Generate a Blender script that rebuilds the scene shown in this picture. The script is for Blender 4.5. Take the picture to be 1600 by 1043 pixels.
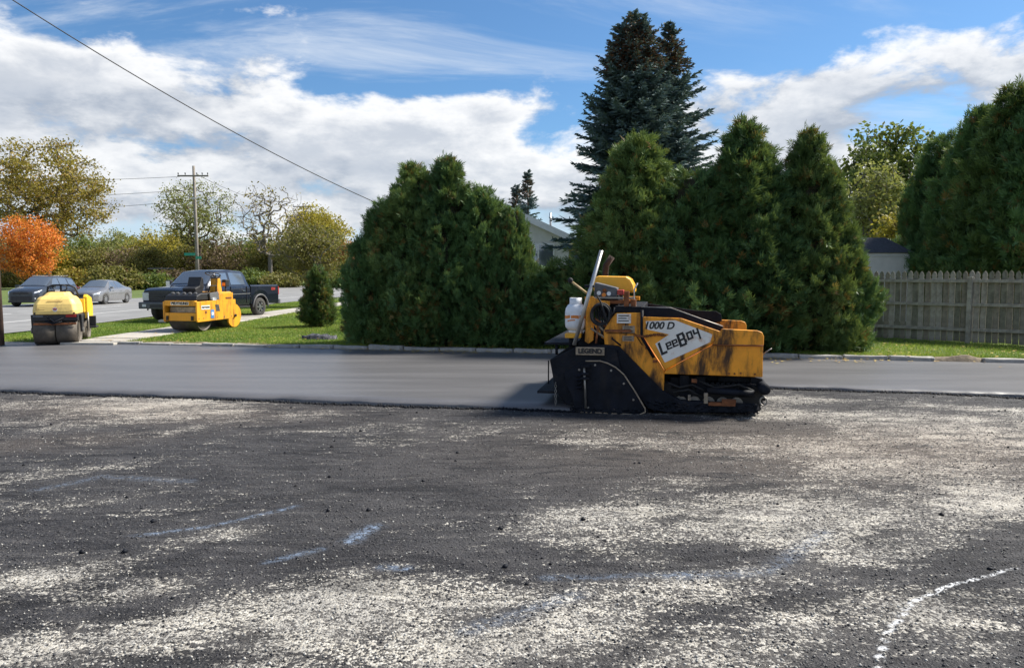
import bpy, bmesh, math, random
import numpy as np
from mathutils import Vector, Matrix

# ------------------------------------------------------------------ reset
for o in list(bpy.data.objects): bpy.data.objects.remove(o, do_unlink=True)
scene = bpy.context.scene
COL = scene.collection
R = math.radians
rng = np.random.default_rng(11)
random.seed(11)

# ------------------------------------------------------------------ camera
CAM_H, FPX, W0, H0, HORIZON = 1.9, 1200.0, 1600.0, 1043.0, 432.0
PITCH = math.atan((H0 / 2 - HORIZON) / FPX)
cam_d = bpy.data.cameras.new('camera')
cam_d.sensor_width = 36; cam_d.lens = 36 * FPX / W0
cam_d.clip_start = 0.05; cam_d.clip_end = 6000
cam = bpy.data.objects.new('camera', cam_d); COL.objects.link(cam)
cam.location = (0, 0, CAM_H); cam.rotation_euler = (math.pi / 2 - PITCH, 0, 0)
scene.camera = cam

# ------------------------------------------------------------------ sun + sky
SUN_AZ, SUN_EL = R(68), R(46)          # azimuth clockwise from +Y
sd = bpy.data.lights.new('sun', 'SUN'); sd.energy = 3.5; sd.angle = R(13.0); sd.color = (1, .94, .84)
so = bpy.data.objects.new('sun', sd); COL.objects.link(so)
to_sun = Vector((math.sin(SUN_AZ) * math.cos(SUN_EL), math.cos(SUN_AZ) * math.cos(SUN_EL), math.sin(SUN_EL)))
so.rotation_euler = (-to_sun).to_track_quat('-Z', 'Y').to_euler()
so.location = (0, 0, 40)

scene.view_settings.view_transform = 'Standard'; scene.view_settings.look = 'None'
scene.view_settings.exposure = 1.35; scene.view_settings.gamma = 1.0
scene.view_settings.use_curve_mapping = False

world = bpy.data.worlds.new('World'); scene.world = world; world.use_nodes = True
nt = world.node_tree; nt.nodes.clear()

class NG:
    """tiny helper for node graphs"""
    def __init__(s, tree): s.t = tree
    def n(s, typ, **kw):
        nd = s.t.nodes.new(typ)
        for k, v in kw.items(): setattr(nd, k, v)
        return nd
    def put(s, sock, v):
        if isinstance(v, bpy.types.NodeSocket): s.t.links.new(v, sock)
        elif v is not None:
            if hasattr(sock.default_value, '__len__') and isinstance(v, (int, float)): v = [v] * len(sock.default_value)
            if hasattr(sock.default_value, '__len__') and len(sock.default_value) == 4 and len(v) == 3: v = (*v, 1)
            sock.default_value = v
    def m(s, op, a, b=None, c=None, clamp=False):
        nd = s.n('ShaderNodeMath', operation=op, use_clamp=clamp)
        for i, v in enumerate((a, b, c)):
            if v is not None: s.put(nd.inputs[i], v)
        return nd.outputs[0]
    def vm(s, op, a, b=None):
        nd = s.n('ShaderNodeVectorMath', operation=op)
        s.put(nd.inputs[0], a)
        if b is not None: s.put(nd.inputs[1], b)
        return nd.outputs['Value'] if op in ('LENGTH', 'DOT_PRODUCT', 'DISTANCE') else nd.outputs[0]
    def noise(s, vec, scale, detail=4, rough=.55, dist=0.0):
        nd = s.n('ShaderNodeTexNoise'); s.put(nd.inputs['Vector'], vec)
        nd.inputs['Scale'].default_value = scale; nd.inputs['Detail'].default_value = detail
        nd.inputs['Roughness'].default_value = rough; nd.inputs['Distortion'].default_value = dist
        return nd.outputs[0]
    def vor(s, vec, scale, out='Distance'):
        nd = s.n('ShaderNodeTexVoronoi'); s.put(nd.inputs['Vector'], vec); nd.inputs['Scale'].default_value = scale
        return nd.outputs[out]
    def ramp(s, v, lo, hi, a=0.0, b=1.0, smooth=True):
        nd = s.n('ShaderNodeMapRange', interpolation_type='SMOOTHSTEP' if smooth else 'LINEAR')
        s.put(nd.inputs[0], v)
        for i, x in zip((1, 2, 3, 4), (lo, hi, a, b)): s.put(nd.inputs[i], x)
        return nd.outputs[0]
    def mix(s, f, a, b, mode='MIX'):
        nd = s.n('ShaderNodeMix', data_type='RGBA', blend_type=mode)
        s.put(nd.inputs[0], f); s.put(nd.inputs[6], a); s.put(nd.inputs[7], b)
        return nd.outputs[2]
    def mapping(s, vec, scale=(1, 1, 1), rot=(0, 0, 0), loc=(0, 0, 0)):
        nd = s.n('ShaderNodeMapping'); s.put(nd.inputs['Vector'], vec)
        nd.inputs['Scale'].default_value = scale; nd.inputs['Rotation'].default_value = rot; nd.inputs['Location'].default_value = loc
        return nd.outputs[0]

g = NG(nt)
sky = g.n('ShaderNodeTexSky', sky_type='NISHITA', sun_disc=False, sun_elevation=SUN_EL, sun_rotation=SUN_AZ,
          altitude=200, air_density=1.0, dust_density=0.6, ozone_density=2.2)
d = g.n('ShaderNodeTexCoord').outputs['Generated']
sep = g.n('ShaderNodeSeparateXYZ'); g.put(sep.inputs[0], d); dz = sep.outputs[2]
# cumulus: a belt of clouds low around the whole horizon
q = g.mapping(d, scale=(1, 1, 2.3), loc=(1.7, .1, .0))
def cum(vec):
    big = g.noise(vec, 3.2, 2, .5); fine = g.noise(vec, 9.5, 8, .60, .15)
    return g.m('ADD', g.m('MULTIPLY', big, .56), g.m('MULTIPLY', fine, .48))
c0 = cum(q)
c1 = cum(g.vm('ADD', q, (0.03, 0.03, .085)))
belt = g.m('MULTIPLY', g.ramp(dz, -.02, .09), g.ramp(dz, .33, .19))
thr = g.m('SUBTRACT', .62, g.m('MULTIPLY', belt, .20))
cov = g.ramp(g.m('SUBTRACT', c0, thr), -.01, .085)
lit = g.ramp(g.m('SUBTRACT', c0, c1), -.13, .07)
thick = g.ramp(g.m('SUBTRACT', c0, thr), .06, .22)
# cirrus: thin streaks, higher up
pl = g.vm('DIVIDE', d, g.m('ADD', g.m('MAXIMUM', dz, 0.0), .14))
pl = g.mapping(pl, scale=(.55, 1.7, 0), rot=(0, 0, R(28)), loc=(2.2, .6, 0))
ci = g.m('MULTIPLY', g.ramp(g.noise(pl, 1.15, 8, .62, .8), .44, .74), g.ramp(g.noise(pl, .45, 2, .5), .36, .58))
ci = g.m('MULTIPLY', ci, .95)
bluesky = g.mix(1.0, sky.outputs[0], (.245, .35, .43), 'MULTIPLY')
bluesky = g.mix(g.ramp(dz, .16, .0), bluesky, (2.1, 2.55, 3.0))
bright = g.mix(lit, (1.45, 1.62, 1.9), (3.35, 3.35, 3.35))
ccol = g.mix(g.m('MULTIPLY', thick, .75), bright, (1.52, 1.7, 2.0))
col = g.mix(ci, bluesky, (2.65, 2.85, 3.1))
col = g.mix(g.m('MULTIPLY', cov, .95), col, ccol)
bg = g.n('ShaderNodeBackground'); g.put(bg.inputs[0], col); bg.inputs[1].default_value = 0.125
out = g.n('ShaderNodeOutputWorld'); nt.links.new(bg.outputs[0], out.inputs[0])

# ------------------------------------------------------------------ helpers: survey, tagging, meshes
def smooth01(v, a, b):
    t = np.clip((np.asarray(v, float) - a) / (b - a), 0, 1); return t * t * (3 - 2 * t)
def kerb_y(x): return 18.55 - .212 * (np.asarray(x, float) - .6)
def terrain(x, y):
    """height of the grassy land behind the kerb"""
    dd = np.asarray(y, float) - kerb_y(x)
    return .09 * smooth01(dd, 0, .5) + .10 * smooth01(dd, 2.5, 16) + .75 * smooth01(y, 62, 125)
def ground_at(u, v, z=0.0):
    """point at height z seen at photo pixel (u, v)"""
    a = (u - W0 / 2) / FPX; b = (H0 / 2 - v) / FPX
    c, s = math.cos(PITCH), math.sin(PITCH)
    dx, dy, dzz = a, c + b * s, -s + b * c
    t = (z - CAM_H) / dzz
    return Vector((dx * t, dy * t, z))
def at_depth(u, Y): return (u - W0 / 2) / FPX * Y
def h_at(v, Y): return CAM_H + (HORIZON - v) / FPX * Y

def tag(o, label=None, cat=None, group=None, kind=None):
    if label: o['label'] = label
    if cat: o['category'] = cat
    if group: o['group'] = group
    if kind: o['kind'] = kind
    return o
def empty(name, loc, rz=0.0, label=None, cat=None, group=None):
    o = bpy.data.objects.new(name, None); COL.objects.link(o)
    o.location = loc; o.rotation_euler = (0, 0, rz); o.empty_display_size = .2
    return tag(o, label, cat, group)
def link(name, me, mat, parent=None):
    o = bpy.data.objects.new(name, me); COL.objects.link(o)
    if mat is not None and not me.materials: me.materials.append(mat)
    if parent is not None: o.parent = parent
    return o
def copy_tree(o, parent=None):
    c = o.copy(); COL.objects.link(c); c.parent = parent
    for ch in o.children: copy_tree(ch, c)
    return c
def np_mesh(name, V, F, attrs=None, smooth=False):
    """V (n,3), F (m,3|4) -> mesh; attrs = {name: per-vertex float}"""
    me = bpy.data.meshes.new(name); V = np.asarray(V, np.float32); F = np.asarray(F, np.int32)
    k = F.shape[1]
    me.vertices.add(len(V)); me.vertices.foreach_set('co', V.ravel())
    me.loops.add(F.size); me.loops.foreach_set('vertex_index', F.ravel())
    me.polygons.add(len(F)); me.polygons.foreach_set('loop_start', np.arange(0, F.size, k, dtype=np.int32))
    me.polygons.foreach_set('loop_total', np.full(len(F), k, np.int32))
    if smooth: me.polygons.foreach_set('use_smooth', np.ones(len(F), bool))
    me.update(calc_edges=True)
    for a, v in (attrs or {}).items():
        at = me.attributes.new(a, 'FLOAT', 'POINT'); at.data.foreach_set('value', np.asarray(v, np.float32))
    return me

class MB:
    """collects shapes, builds ONE mesh object"""
    def __init__(s): s.v = []; s.f = []
    def add(s, V, F):
        b = len(s.v); s.v += [tuple(p) for p in V]; s.f += [tuple(b + i for i in f) for f in F]; return s
    def box(s, x0, x1, y0, y1, z0, z1):
        V = [(x, y, z) for z in (z0, z1) for y in (y0, y1) for x in (x0, x1)]
        return s.add(V, [(0, 2, 3, 1), (4, 5, 7, 6), (0, 1, 5, 4), (2, 6, 7, 3), (0, 4, 6, 2), (1, 3, 7, 5)])
    def tube(s, pts, r, n=8, r1=None, closed=False):
        pts = [Vector(p) for p in pts]; N = len(pts); V = []; F = []
        up = None
        for i, p in enumerate(pts):
            a = pts[(i - 1) % N] if (i > 0 or closed) else p
            b = pts[(i + 1) % N] if (i < N - 1 or closed) else p
            t = (b - a).normalized()
            if up is None: up = t.orthogonal().normalized()
            up = (up - t * up.dot(t)).normalized(); w = t.cross(up)
            rr = r if r1 is None else r + (r1 - r) * i / max(1, N - 1)
            for k in range(n):
                an = 2 * math.pi * k / n
                V.append(p + (up * math.cos(an) + w * math.sin(an)) * rr)
        for i in range(N if closed else N - 1):
            for k in range(n):
                j = (i + 1) % N
                F.append((i * n + k, i * n + (k + 1) % n, j * n + (k + 1) % n, j * n + k))
        if not closed:
            F.append(tuple(range(n - 1, -1, -1))); F.append(tuple((N - 1) * n + k for k in range(n)))
        return s.add(V, F)
    def prism(s, prof, y0, y1):
        """profile in (x,z), extruded along y"""
        n = len(prof); V = [(x, y0, z) for x, z in prof] + [(x, y1, z) for x, z in prof]
        area = sum(prof[i][0] * prof[(i + 1) % n][1] - prof[(i + 1) % n][0] * prof[i][1] for i in range(n))
        f0, f1 = tuple(range(n)), tuple(range(2 * n - 1, n - 1, -1))
        sides = [(i, i + n, (i + 1) % n + n, (i + 1) % n) for i in range(n)]
        F = [f0, f1] + sides
        if area < 0: F = [tuple(reversed(f)) for f in F]
        return s.add(V, F)
    def lathe(s, prof, axis='z', c=(0, 0, 0), n=24, cap=True):
        """profile (r, h) turned about an axis through c"""
        V = []; F = []; m = len(prof)
        for r_, h in prof:
            for k in range(n):
                a = 2 * math.pi * k / n; p = (r_ * math.cos(a), r_ * math.sin(a), h)
                if axis == 'y': p = (p[0], p[2], p[1])
                if axis == 'x': p = (p[2], p[0], p[1])
                V.append((p[0] + c[0], p[1] + c[1], p[2] + c[2]))
        for i in range(m - 1):
            for k in range(n): F.append((i * n + k, i * n + (k + 1) % n, (i + 1) * n + (k + 1) % n, (i + 1) * n + k))
        if cap: F.append(tuple(range(n))); F.append(tuple((m - 1) * n + k for k in range(n)))
        return s.add(V, F)
    def build(s, name, mat, parent=None, bevel=0.0, smooth=False):
        me = bpy.data.meshes.new(name); me.from_pydata(s.v, [], s.f)
        bm = bmesh.new(); bm.from_mesh(me); bmesh.ops.recalc_face_normals(bm, faces=bm.faces); bm.to_mesh(me); bm.free()
        if smooth:
            me.polygons.foreach_set('use_smooth', [len(p.vertices) <= 4 for p in me.polygons])
        o = link(name, me, mat, parent)
        if bevel:
            b = o.modifiers.new('bevel', 'BEVEL'); b.width = bevel; b.segments = 2; b.limit_method = 'ANGLE'; b.angle_limit = R(35)
        return o
def box(name, mat, parent, x0, x1, y0, y1, z0, z1, bevel=.008): return MB().box(x0, x1, y0, y1, z0, z1).build(name, mat, parent, bevel)
def tube(name, mat, parent, pts, r, n=8, r1=None): return MB().tube(pts, r, n, r1).build(name, mat, parent, smooth=True)
def prism(name, mat, parent, prof, y0, y1, bevel=.008): return MB().prism(prof, y0, y1).build(name, mat, parent, bevel)

def text(name, body, size, mat, parent, M, shear=0.0, bold=0.0, align='CENTER'):
    cu = bpy.data.curves.new(name, 'FONT'); cu.body = body; cu.size = size; cu.extrude = .0015
    cu.align_x = align; cu.align_y = 'CENTER'; cu.shear = shear; cu.offset = bold
    t = bpy.data.objects.new('tmp', cu); COL.objects.link(t)
    me = bpy.data.meshes.new_from_object(t.evaluated_get(bpy.context.evaluated_depsgraph_get()))
    bpy.data.objects.remove(t, do_unlink=True); bpy.data.curves.remove(cu)
    me.name = name; me.transform(M); me.materials.clear()
    return link(name, me, mat, parent)
def on_side(x, y, z, rot=0.0):
    """text plane facing local -y, upright, at (x,y,z)"""
    return Matrix.Translation((x, y, z)) @ Matrix.Rotation(rot, 4, 'Y') @ Matrix.Rotation(math.pi / 2, 4, 'X')
def on_front(x, y, z):
    """text plane facing local +x"""
    return Matrix.Translation((x, y, z)) @ Matrix.Rotation(math.pi / 2, 4, 'Z') @ Matrix.Rotation(math.pi / 2, 4, 'X')

# value noise for shaping meshes
def vnoise(P, seed=0):
    P = np.asarray(P, float); i = np.floor(P).astype(np.int64); f = P - i; f = f * f * (3 - 2 * f)
    def h(ix):
        n = seed * 974711 + 1013
        for k in range(ix.shape[-1]): n = n ^ (ix[..., k] * (73856093, 19349663, 83492791)[k])
        n = (n ^ (n >> 13)) * 1274126177 & 0x7fffffff
        n = (n ^ (n >> 15)) * 668265263 & 0x7fffffff
        return (n & 0xffff) / 65535.0
    D = P.shape[-1]; r = 0
    for c in range(2 ** D):
        b = np.array([(c >> k) & 1 for k in range(D)])
        w = np.prod(np.where(b, f, 1 - f), axis=-1); r = r + w * h(i + b)
    return r
def fbm(P, oct=4, seed=0, gain=.5):
    r = 0; a = 1; t = 0
    for k in range(oct): r = r + a * vnoise(np.asarray(P) * 2 ** k, seed + k); t += a; a *= gain
    return r / t

# ------------------------------------------------------------------ materials
MATS = {}
def mat_new(name):
    m = bpy.data.materials.new(name); m.use_nodes = True; t = m.node_tree
    b = t.nodes['Principled BSDF']; MATS[name] = m
    return m, NG(t), b
def pm(name, col, rough=.6, metal=0.0, var=.18, scale=6.0, bump=0.0, bscale=60.0, dirt=None, damt=.5, dscale=3.0, streak=False, coat=0.0, lo=.5):
    """general painted / natural surface with variation, optional grime and relief"""
    m, g, b = mat_new(name)
    P = g.n('ShaderNodeTexCoord').outputs['Object']
    c = g.mix(g.ramp(g.noise(P, scale, 5, .6), .3, .7), [x * (1 - var) for x in col], [min(1, x * (1 + var)) for x in col])
    rg = g.m('ADD', rough - .08, g.m('MULTIPLY', g.noise(P, scale * 2.3, 4), .16))
    if dirt:
        Q = g.mapping(P, scale=(1, 1, .28)) if streak else P
        k = g.m('MULTIPLY', g.ramp(g.noise(Q, dscale, 8, .68, .3), lo, lo + .22), damt)
        c = g.mix(k, c, dirt); rg = g.m('ADD', rg, g.m('MULTIPLY', k, .25), clamp=True)
    g.put(b.inputs['Base Color'], c); g.put(b.inputs['Roughness'], rg); b.inputs['Metallic'].default_value = metal
    b.inputs['Coat Weight'].default_value = coat; b.inputs['Coat Roughness'].default_value = .06
    if bump:
        bn = g.n('ShaderNodeBump'); bn.inputs['Strength'].default_value = bump; bn.inputs['Distance'].default_value = .02
        g.put(bn.inputs['Height'], g.noise(P, bscale, 5, .65)); g.put(b.inputs['Normal'], bn.outputs[0])
    return m
def leafmat(name, a, b_, c_=None, rough=.55, trans=.25):
    """foliage: colour runs a -> b with the 'tint' of each leaf, c = odd leaves (tint > 1)"""
    m, g, b = mat_new(name)
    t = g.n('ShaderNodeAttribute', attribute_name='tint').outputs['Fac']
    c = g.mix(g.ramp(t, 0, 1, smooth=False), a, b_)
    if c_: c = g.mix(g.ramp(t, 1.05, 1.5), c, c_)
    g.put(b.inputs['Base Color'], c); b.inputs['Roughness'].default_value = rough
    b.inputs['Specular IOR Level'].default_value = .3
    tr = g.n('ShaderNodeBsdfTranslucent'); g.put(tr.inputs[0], g.mix(.35, c, (.30, .32, .04)))
    mx = g.n('ShaderNodeMixShader'); mx.inputs[0].default_value = trans
    g.t.links.new(b.outputs[0], mx.inputs[1]); g.t.links.new(tr.outputs[0], mx.inputs[2])
    g.t.links.new(mx.outputs[0], g.t.nodes['Material Output'].inputs[0])
    return m

M = {}
M['steel_black'] = pm('steel_black', (.008, .010, .016), .66, .0, .4, 5, .35, 40, (.035, .03, .026), .5, 4, True)
M['tar_black'] = pm('tar_black', (.007, .009, .014), .62, .0, .4, 5, .5, 30, (.045, .035, .028), .4, 5)
for k_ in ('steel_black', 'tar_black'): M[k_].node_tree.nodes['Principled BSDF'].inputs['Specular IOR Level'].default_value = .2
M['rubber'] = pm('rubber', (.018, .018, .019), .8, 0, .2, 12, .2, 50)
M['worn_steel'] = pm('worn_steel', (.30, .28, .25), .45, .7, .25, 8, .15, 60, (.12, .07, .035), .6, 5)
M['bare_metal'] = pm('bare_metal', (.50, .49, .47), .38, .85, .15, 8, .1, 60, (.2, .17, .14), .4, 6)
M['rust'] = pm('rust', (.24, .085, .03), .85, .1, .35, 9, .4, 50, (.05, .03, .02), .6, 6)
M['dark_rust'] = pm('dark_rust', (.05, .028, .02), .85, .1, .35, 9, .4, 50)
M['paver_yellow'] = pm('paver_yellow', (.88, .34, .015), .48, 0, .16, 3, .2, 30, (.035, .018, .010), .97, 5.2, True, .0, .44)
M['hood_yellow'] = pm('hood_yellow', (.86, .42, .02), .4, 0, .06, 3, 0, 30, (.2, .1, .02), .3, 3, False, .2)
M['decal_white'] = pm('decal_white', (.80, .78, .72), .5, 0, .08, 4, .05, 30, (.46, .19, .04), .9, 5.0, False, 0, .525)
M['decal_black'] = pm('decal_black', (.012, .012, .014), .5, 0, .1)
M['plate_tan'] = pm('plate_tan', (.34, .27, .19), .7, .1, .2, 20, .1, 50, (.04, .03, .03), .7, 9)
M['tank_white'] = pm('tank_white', (.76, .78, .80), .4, 0, .05, 6, .03, 30, (.4, .36, .3), .35, 7)
M['decal_orange'] = pm('decal_orange', (.72, .22, .03), .5, 0, .15)
M['decal_red'] = pm('decal_red', (.45, .05, .04), .5, 0, .1)
M['console_grey'] = pm('console_grey', (.09, .095, .105), .5, .1, .2, 6, .05, 30, (.25, .23, .2), .3, 6)
M['wood_grip'] = pm('wood_grip', (.50, .36, .17), .6, 0, .2, 20)

# ------------------------------------------------------------------ the ground: base land
def axis(core, lo, hi, far):
    a = np.arange(lo, hi + 1e-6, core); e = []; s = core; x = hi
    while x < far: s *= 1.35; x += s; e.append(x)
    l = []; s = core; x = lo
    while x > -far: s *= 1.35; x -= s; l.append(x)
    return np.array(l[::-1] + list(a) + e)
def grid_mesh(name, xs, ys, zf, attrs=None, smooth=True):
    X, Y = np.meshgrid(xs, ys); Z = zf(X, Y); nx, ny = len(xs), len(ys)
    V = np.stack([X, Y, Z], -1).reshape(-1, 3)
    i = (np.arange(ny - 1)[:, None] * nx + np.arange(nx - 1)[None]).ravel()
    F = np.stack([i, i + 1, i + nx + 1, i + nx], -1)
    at = {k: f(X, Y).ravel() for k, f in (attrs or {}).items()}
    return np_mesh(name, V, F, at, smooth)

m, g, b = mat_new('lawn_soil')
P = g.n('ShaderNodeTexCoord').outputs['Object']
c = g.mix(g.ramp(g.noise(P, .5, 5, .6), .35, .65), (.07, .11, .018), (.105, .145, .026))
c = g.mix(g.m('MULTIPLY', g.ramp(g.noise(P, 7, 6, .7), .5, .7), .5), c, (.12, .125, .04))
g.put(b.inputs['Base Color'], c); b.inputs['Roughness'].default_value = .9
bn = g.n('ShaderNodeBump'); bn.inputs['Strength'].default_value = .6; bn.inputs['Distance'].default_value = .05
g.put(bn.inputs['Height'], g.noise(P, 25, 5, .7)); g.put(b.inputs['Normal'], bn.outputs[0]); M['lawn'] = m
def land_z(X, Y):
    dd = Y - kerb_y(X)
    return np.where(dd < -.05, -.09, terrain(X, Y) + .02 * (fbm(np.stack([X, Y], -1) * .8, 3, 5) - .5) * (dd > .3))
xs = axis(.5, -36, 20, 2500); ys = axis(.5, -4, 50, 2500)
tag(link('ground', grid_mesh('ground', xs, ys, land_z), M['lawn']), kind='structure')

# ------------------------------------------------------------------ milled parking lot
# shapes of the pale, stripped patches: (pixel u, v, half-length m, half-width m, heading deg, weight)
PATCH = [(240, 635, 1.6, .9, -12, .9), (60, 640, 1.0, .6, 0, .35), (60, 900, .42, .25, 20, 1.0), (210, 915, .3, .16, 30, .8), (90, 1010, .5, .25, 15, .9),
         (230, 985, .5, .3, 35, .8), (520, 960, .6, .4, 35, 1.0), (330, 830, .6, .2, 40, .55), (350, 780, .8, .2, 45, .5), (440, 1010, .4, .2, 30, .7), (700, 950, .5, .2, 30, .6),
         (930, 805, .75, .42, 35, 1.0), (1060, 755, .6, .3, 10, .7), (860, 990, .55, .3, 20, .8), (720, 1020, .6, .3, 0, .75), (990, 860, .6, .3, 20, .55),
         (1200, 800, 1.3, .7, 15, .85), (1290, 850, .8, .5, -20, .8), (1060, 930, .6, .3, 10, .65), (1190, 900, .5, .3, 0, .6), (1080, 1020, .6, .25, 0, .7), (1250, 990, .5, .25, 30, .6),
         (1330, 650, 2.4, .9, -12, .8), (1520, 680, 2.4, 1.3, -20, .85), (1560, 780, 1.2, .7, 20, .8), (1430, 730, 1.6, .9, 0, .65), (1240, 700, 1.4, .8, -10, .55),
         (1480, 960, .6, .3, 20, .8), (1380, 1010, .5, .3, 10, .5), (1540, 1000, .4, .3, 30, .6), (1000, 690, 1.6, .5, -10, .5), (640, 690, 1.2, .25, 5, .3), (130, 735, 1.2, .25, 30, .5),
         (100, 790, .7, .2, 30, .3), (0, 660, .8, .4, 10, .5), (1230, 625, 1.2, .35, -12, .8), (1560, 640, 1.8, .3, -14, .7), (1430, 850, .7, .3, 30, .4)]
DARK = [(700, 760, 2.2, 1.1, 0, .7), (560, 720, 2.5, .7, 5, .5), (380, 700, 1.5, .5, 10, .4), (90, 840, .8, .3, 10, .6), (1130, 860, .8, .25, -5, .6), (1330, 640, 1.3, .25, -14, .5),
        (820, 720, 2.0, .6, -8, .5), (1040, 660, 2.5, .35, -12, .9), (820, 880, .9, .3, 10, .5), (1520, 880, .8, .3, 20, .5), (560, 860, .9, .35, 15, .7), (30, 950, .3, .15, 20, .4)]
def blobs(X, Y, L):
    r = np.zeros_like(X)
    for u, v, a, b_, deg, w in L:
        p = ground_at(u, v); c_, s_ = math.cos(R(deg)), math.sin(R(deg))
        dx, dy = X - p.x, Y - p.y
        e = ((dx * c_ + dy * s_) / a) ** 2 + ((-dx * s_ + dy * c_) / b_) ** 2
        r = np.maximum(r, w * np.exp(-e * .9))
    return r
def lot_pale(X, Y):
    Pn = np.stack([X, Y], -1)
    wx = X + .5 * (fbm(Pn * .9, 3, 21) - .5); wy = Y + .5 * (fbm(Pn * .9, 3, 22) - .5)
    st = fbm(np.stack([(X * .8 + Y * .6) * .45, (-X * .6 + Y * .8) * 1.8], -1), 4, 31)
    return np.clip(blobs(wx, wy, PATCH) - .8 * blobs(wx, wy, DARK) + .75 * (st - .5) + .30 * (fbm(Pn * 3.2, 3, 8) - .5) + .10, 0, 1)
def lot_warm(X, Y): return np.clip(.9 * blobs(X, Y, [(1420, 700, 3.5, 1.6, 0, 1), (230, 640, 2.5, 1.0, -10, .8), (1330, 720, 1.2, .6, 0, .8), (80, 690, 1.5, .5, 20, .5)]), 0, 1)
def strip(X, Y, pts, w):
    r = np.zeros_like(X); P_ = [ground_at(*p) for p in pts]
    for a, c_ in zip(P_[:-1], P_[1:]):
        d_ = c_ - a; L = d_.length_squared
        t = np.clip(((X - a.x) * d_.x + (Y - a.y) * d_.y) / L, 0, 1)
        r = np.maximum(r, np.exp(-((X - a.x - t * d_.x) ** 2 + (Y - a.y - t * d_.y) ** 2) / w ** 2))
    return r
def lot_white(X, Y): return strip(X, Y, [(1372, 1043), (1385, 990), (1430, 935), (1490, 912), (1590, 886)], .017)
def lot_blue(X, Y):
    return np.clip(strip(X, Y, [(212, 838), (330, 822), (465, 790)], .022) * .75 + strip(X, Y, [(548, 845), (566, 832), (585, 822)], .045) * 1.0 + strip(X, Y, [(420, 876), (500, 858)], .03) * .6
                   + strip(X, Y, [(60, 765), (160, 745), (300, 752)], .05) * .3 + strip(X, Y, [(1060, 900), (1200, 890), (1290, 830)], .06) * .28 + strip(X, Y, [(730, 985), (900, 930)], .06) * .28
                   + strip(X, Y, [(600, 885), (640, 888)], .03) * .7 + strip(X, Y, [(850, 905), (1080, 895)], .035) * .35, 0, 1)
def lot_z(X, Y):
    Pn = np.stack([X, Y], -1)
    return .03 * (fbm(Pn * .6, 2, 2) - .5) + .022 * (fbm(Pn * 4.0, 4, 3) - .5)
xs = np.concatenate([-np.geomspace(60, 11, 22)[:-1], np.arange(-11, 11, .06), np.geomspace(11, 60, 22)])
ys = np.concatenate([np.linspace(-40, 2.6, 12)[:-1], np.arange(2.6, 7, .04), np.arange(7, 14.6, .07), np.linspace(14.7, 16.0, 6)])
m, g, b = mat_new('milled_asphalt')
P = g.n('ShaderNodeTexCoord').outputs['Object']
A = lambda n: g.n('ShaderNodeAttribute', attribute_name=n).outputs['Fac']
pale, warm, wht, blu = A('pale'), A('warm'), A('white'), A('blue')
chip = g.n('ShaderNodeTexVoronoi'); g.put(chip.inputs['Vector'], P); chip.inputs['Scale'].default_value = 62; chip.inputs['Randomness'].default_value = 1
chipr = g.n('ShaderNodeSeparateColor'); g.put(chipr.inputs[0], chip.outputs['Color'])
speck = g.m('ADD', g.m('MULTIPLY', chipr.outputs[0], .55), g.m('ADD', g.m('MULTIPLY', g.noise(P, 38, 5, .7), .55), g.m('MULTIPLY', g.noise(P, 9, 4, .6), .35)))
strk = g.noise(g.mapping(P, rot=(0, 0, R(-14)), scale=(.16, 1, 1)), 9, 5, .65, .6)
speck = g.m('ADD', speck, g.m('MULTIPLY', g.m('SUBTRACT', strk, .5), .55))
mid = g.noise(g.mapping(P, rot=(0, 0, R(-20)), scale=(.5, 1, 1)), 3.4, 6, .72, .9)
speck = g.m('ADD', speck, g.m('MULTIPLY', g.m('SUBTRACT', mid, .5), 1.0))
thr = g.m('SUBTRACT', 1.09, g.m('MULTIPLY', pale, .55))
smear = g.ramp(g.noise(g.mapping(P, rot=(0, 0, R(-8)), scale=(.30, 1, 1), loc=(3, 1, 0)), 2.2, 8, .72, 1.4), .49, .63)
stone = g.m('MULTIPLY', g.ramp(speck, g.m('SUBTRACT', thr, .04), g.m('ADD', thr, .12)), g.m('SUBTRACT', 1.0, g.m('MULTIPLY', smear, .62)))
dark = g.mix(g.ramp(g.noise(P, 30, 6, .7), .3, .7), (.010, .0098, .011), (.060, .058, .061))
dark = g.mix(g.m('MULTIPLY', g.ramp(g.noise(P, 1.3, 5, .6), .42, .68), .5), g.mix(g.m('MULTIPLY', g.ramp(strk, .45, .7), .6), dark, (.098, .093, .092)), (.072, .069, .070))
dark = g.mix(g.m('MULTIPLY', g.ramp(pale, .1, .9), .6), dark, (.14, .13, .118))
dark = g.mix(g.m('MULTIPLY', warm, .55), dark, (.16, .125, .095))
dark = g.mix(g.m('MULTIPLY', smear, .82), dark, (.013, .0125, .014))
pal = g.mix(chipr.outputs[1], (.38, .35, .295), (.70, .665, .59))
pal = g.mix(g.m('MULTIPLY', g.ramp(mid, .40, .62, 1, 0), .5), pal, (.22, .215, .21))
pal = g.mix(g.m('MULTIPLY', warm, .65), pal, (.40, .335, .27))
c = g.mix(stone, dark, pal)
c = g.mix(g.m('MULTIPLY', blu, g.ramp(g.noise(P, 20, 5, .7), .38, .60)), c, (.25, .33, .46))
c = g.mix(g.m('MULTIPLY', g.ramp(wht, .25, .7), g.ramp(g.noise(P, 14, 5, .75), .44, .52)), c, (.72, .73, .74))
g.put(b.inputs['Base Color'], c)
g.put(b.inputs['Roughness'], g.ramp(g.noise(P, 12, 4), .3, .7, .55, .8)); b.inputs['Specular IOR Level'].default_value = .22
bn = g.n('ShaderNodeBump'); bn.inputs['Strength'].default_value = 1.0; bn.inputs['Distance'].default_value = .022
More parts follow.
